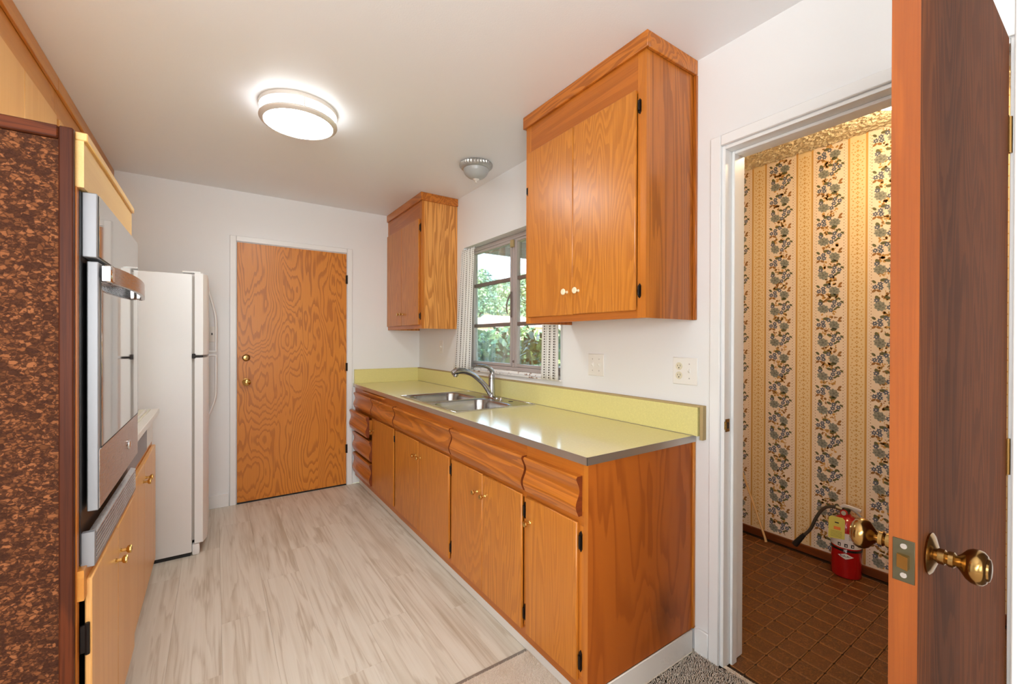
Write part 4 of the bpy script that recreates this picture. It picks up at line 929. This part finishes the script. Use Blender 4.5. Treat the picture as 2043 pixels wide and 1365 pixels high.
put('dustpan', MB().prism([(1.585, .012), (1.66, .012), (1.64, .16), (1.60, .16)], 'yz', 2.905, 2.930), 'rubber', label='small black object standing at the pantry wall foot', cat='dustpan')

# ------------------------------------------------------------------ outside the window
def crown(n, rx, rz, size, seed, lumps=7):
    r = np.random.default_rng(seed); c = r.normal(0, .45, (lumps, 3)) * [rx, rx, rz]; rad = r.uniform(.45, .75, lumps)
    k = r.integers(0, lumps, n); d = r.normal(size=(n, 3)); d /= np.linalg.norm(d, axis=1)[:, None]
    p = c[k] + d * (rad[k] * r.uniform(.75, 1.05, n))[:, None] * [rx, rx, rz]
    a = r.normal(size=(n, 3)); a /= np.linalg.norm(a, axis=1)[:, None]; bb_ = np.cross(a, r.normal(size=(n, 3))); bb_ /= np.linalg.norm(bb_, axis=1)[:, None]
    s = size * r.uniform(.6, 1.3, n)[:, None]
    V = np.stack([p - a * s, p - bb_ * s * .5, p + a * s, p + bb_ * s * .5], 1).reshape(-1, 3)
    F = (np.arange(n)[:, None] * 4 + np.arange(4)).tolist(); return V, F
def at(px, D):   # point on the ground plane under the ray of a photo column
    a = math.atan((px - 1021.5) / 860) + _y; return D * math.sin(a) , D * math.cos(a)
def gz(x, y):
    D = math.hypot(x, y); return -1.3 if D < 14 else -1.3 + (D - 14) * .09 + max(0, D - 38) * .07
n = 60; V = []; F = []
for i in range(n + 1):
    for j in range(n + 1):
        x = 1.95 + 110 * (i / n) ** 1.6; y = -30 + 150 * j / n; V.append((x, y, gz(x, y) + .25 * math.sin(x * .3) * math.cos(y * .27) * min(1, x / 30)))
F = [[i * (n + 1) + j, (i + 1) * (n + 1) + j, (i + 1) * (n + 1) + j + 1, i * (n + 1) + j + 1] for i in range(n) for j in range(n)]
link('ground_hillside', mesh_np('ground', V, F, 'grass', smooth=True), (0, 0, 0), label='grassy hillside rising beyond the window', kind='structure')
bush_me = [mesh_np('foliage', *crown(3800, 1.05, 1.0, .075, s), 'leaf') for s in (1, 2)]
for k, (px, D, s, dz, lab) in enumerate(((978, 8.0, 1.2, .15, 'dense green bush close outside the left window pane'), (1082, 6.0, 1.0, .25, 'dense green bush close outside the right window pane'), (1040, 10.6, 1.3, .2, 'green bush standing behind the two bushes outside the window'))):
    x, y = at(px, D); t_ = thing('bush', (x, y, -1.3), lab, 'bush')
    o = link('foliage', bush_me[k % 2], (x, y, .20 + dz), t_, kind='stuff'); o.scale = (s, s, s)
    put('stem', MB().tube([(x, y, -1.32), (x + .05, y, .1)], [.07, .03], 8), 'bark', t_)
tree_me = [mesh_np('foliage', *crown(1500, 1.0, 1.05, .14, s + 10, 6), 'leaf2') for s in range(3)]
tb = MB().tube([(0, 0, -.1), (.1, 0, 1.9)], [.12, .06], 6); bmesh.ops.recalc_face_normals(tb.b, faces=tb.b.faces); trunk_me = bpy.data.meshes.new('trunk'); tb.b.to_mesh(trunk_me); tb.b.free(); trunk_me.materials.append(M['bark'])
r0 = random.Random(5)
for row, (D, cnt, sc) in enumerate(((22, 5, .55), (31, 6, .68), (38, 6, .95), (50, 6, 1.3), (64, 6, 1.8))):
    for i in range(cnt):
        px = 945 + (i + .5 + r0.uniform(-.12, .12)) * 160 / cnt; x, y = at(px, D + r0.uniform(-1.0, 1.0)); z = gz(x, y); s = sc * r0.uniform(.8, 1.25)
        t_ = thing('hillside_tree', (x, y, z), 'rounded green tree in row %s of the wooded hillside' % ('one', 'two', 'three', 'four', 'five')[row], 'tree', 'trees on the hillside beyond the window, row ' + ('one', 'two', 'three', 'four', 'five')[row])
        t_['label'] = ('small green tree on the lowest slope seen through the window', 'green tree on the lower slope seen through the window', 'green tree above the pale houses seen through the window', 'green tree on the upper wooded slope seen through the window', 'hazy green tree on the hill crest seen through the window')[row]
        o = link('foliage', tree_me[(i + row) % 3], (x, y, z + 2.0 * s), t_, kind='stuff'); o.scale = (s, s, s * r0.uniform(.9, 1.2)); o.rotation_euler.z = r0.uniform(0, 6)
        o = link('trunk', trunk_me, (x, y, z), t_); o.scale = (s, s, s)
for k, (px, D, w_, lab) in enumerate(((968, 26, 2.6, 'pale house with low roof at the left of the hillside'), (1006, 30, 2.8, 'pale house with low roof in the middle of the hillside'), (1050, 26, 2.6, 'pale house with low roof at the right of the hillside'))):
    x, y = at(px, D); z = gz(x, y) + .75; t_ = thing('house', (x, y, z), lab, 'house')
    put('wall', MB().box(x - w_ / 2, x + w_ / 2, y - 1.3, y + 1.3, z - .8, z + 1.5), 'stucco', t_)
    put('roof', MB().prism([(y - 1.6, z + 1.5), (y + 1.6, z + 1.5), (y, z + 2.1)], 'yz', x - w_ / 2 - .3, x + w_ / 2 + .3), 'roof', t_)
    for dx in (-.3, .0, .3): put('window', MB().box(x + dx * w_ - .3, x + dx * w_ + .3, y - 1.33, y - 1.302, z + .5, z + 1.1), 'pane', t_)
pr_ = thing('porch_roof', (3.6, 3.4, 2.4), 'weathered overhanging porch roof outside the kitchen window', 'roof', kind='structure')
put('roof_boards', MB().box(1.80, 6.2, 1.99, 4.75, 2.50, 2.53), 'porch', pr_)
for i in range(9): put('rafter', MB().box(1.80, 6.2, 2.1 + i * .32, 2.14 + i * .32, 2.42, 2.4995), 'porch', pr_)
put('fascia_board', MB().box(1.80, 6.2, 4.751, 4.78, 2.40, 2.545), 'porch', pr_)
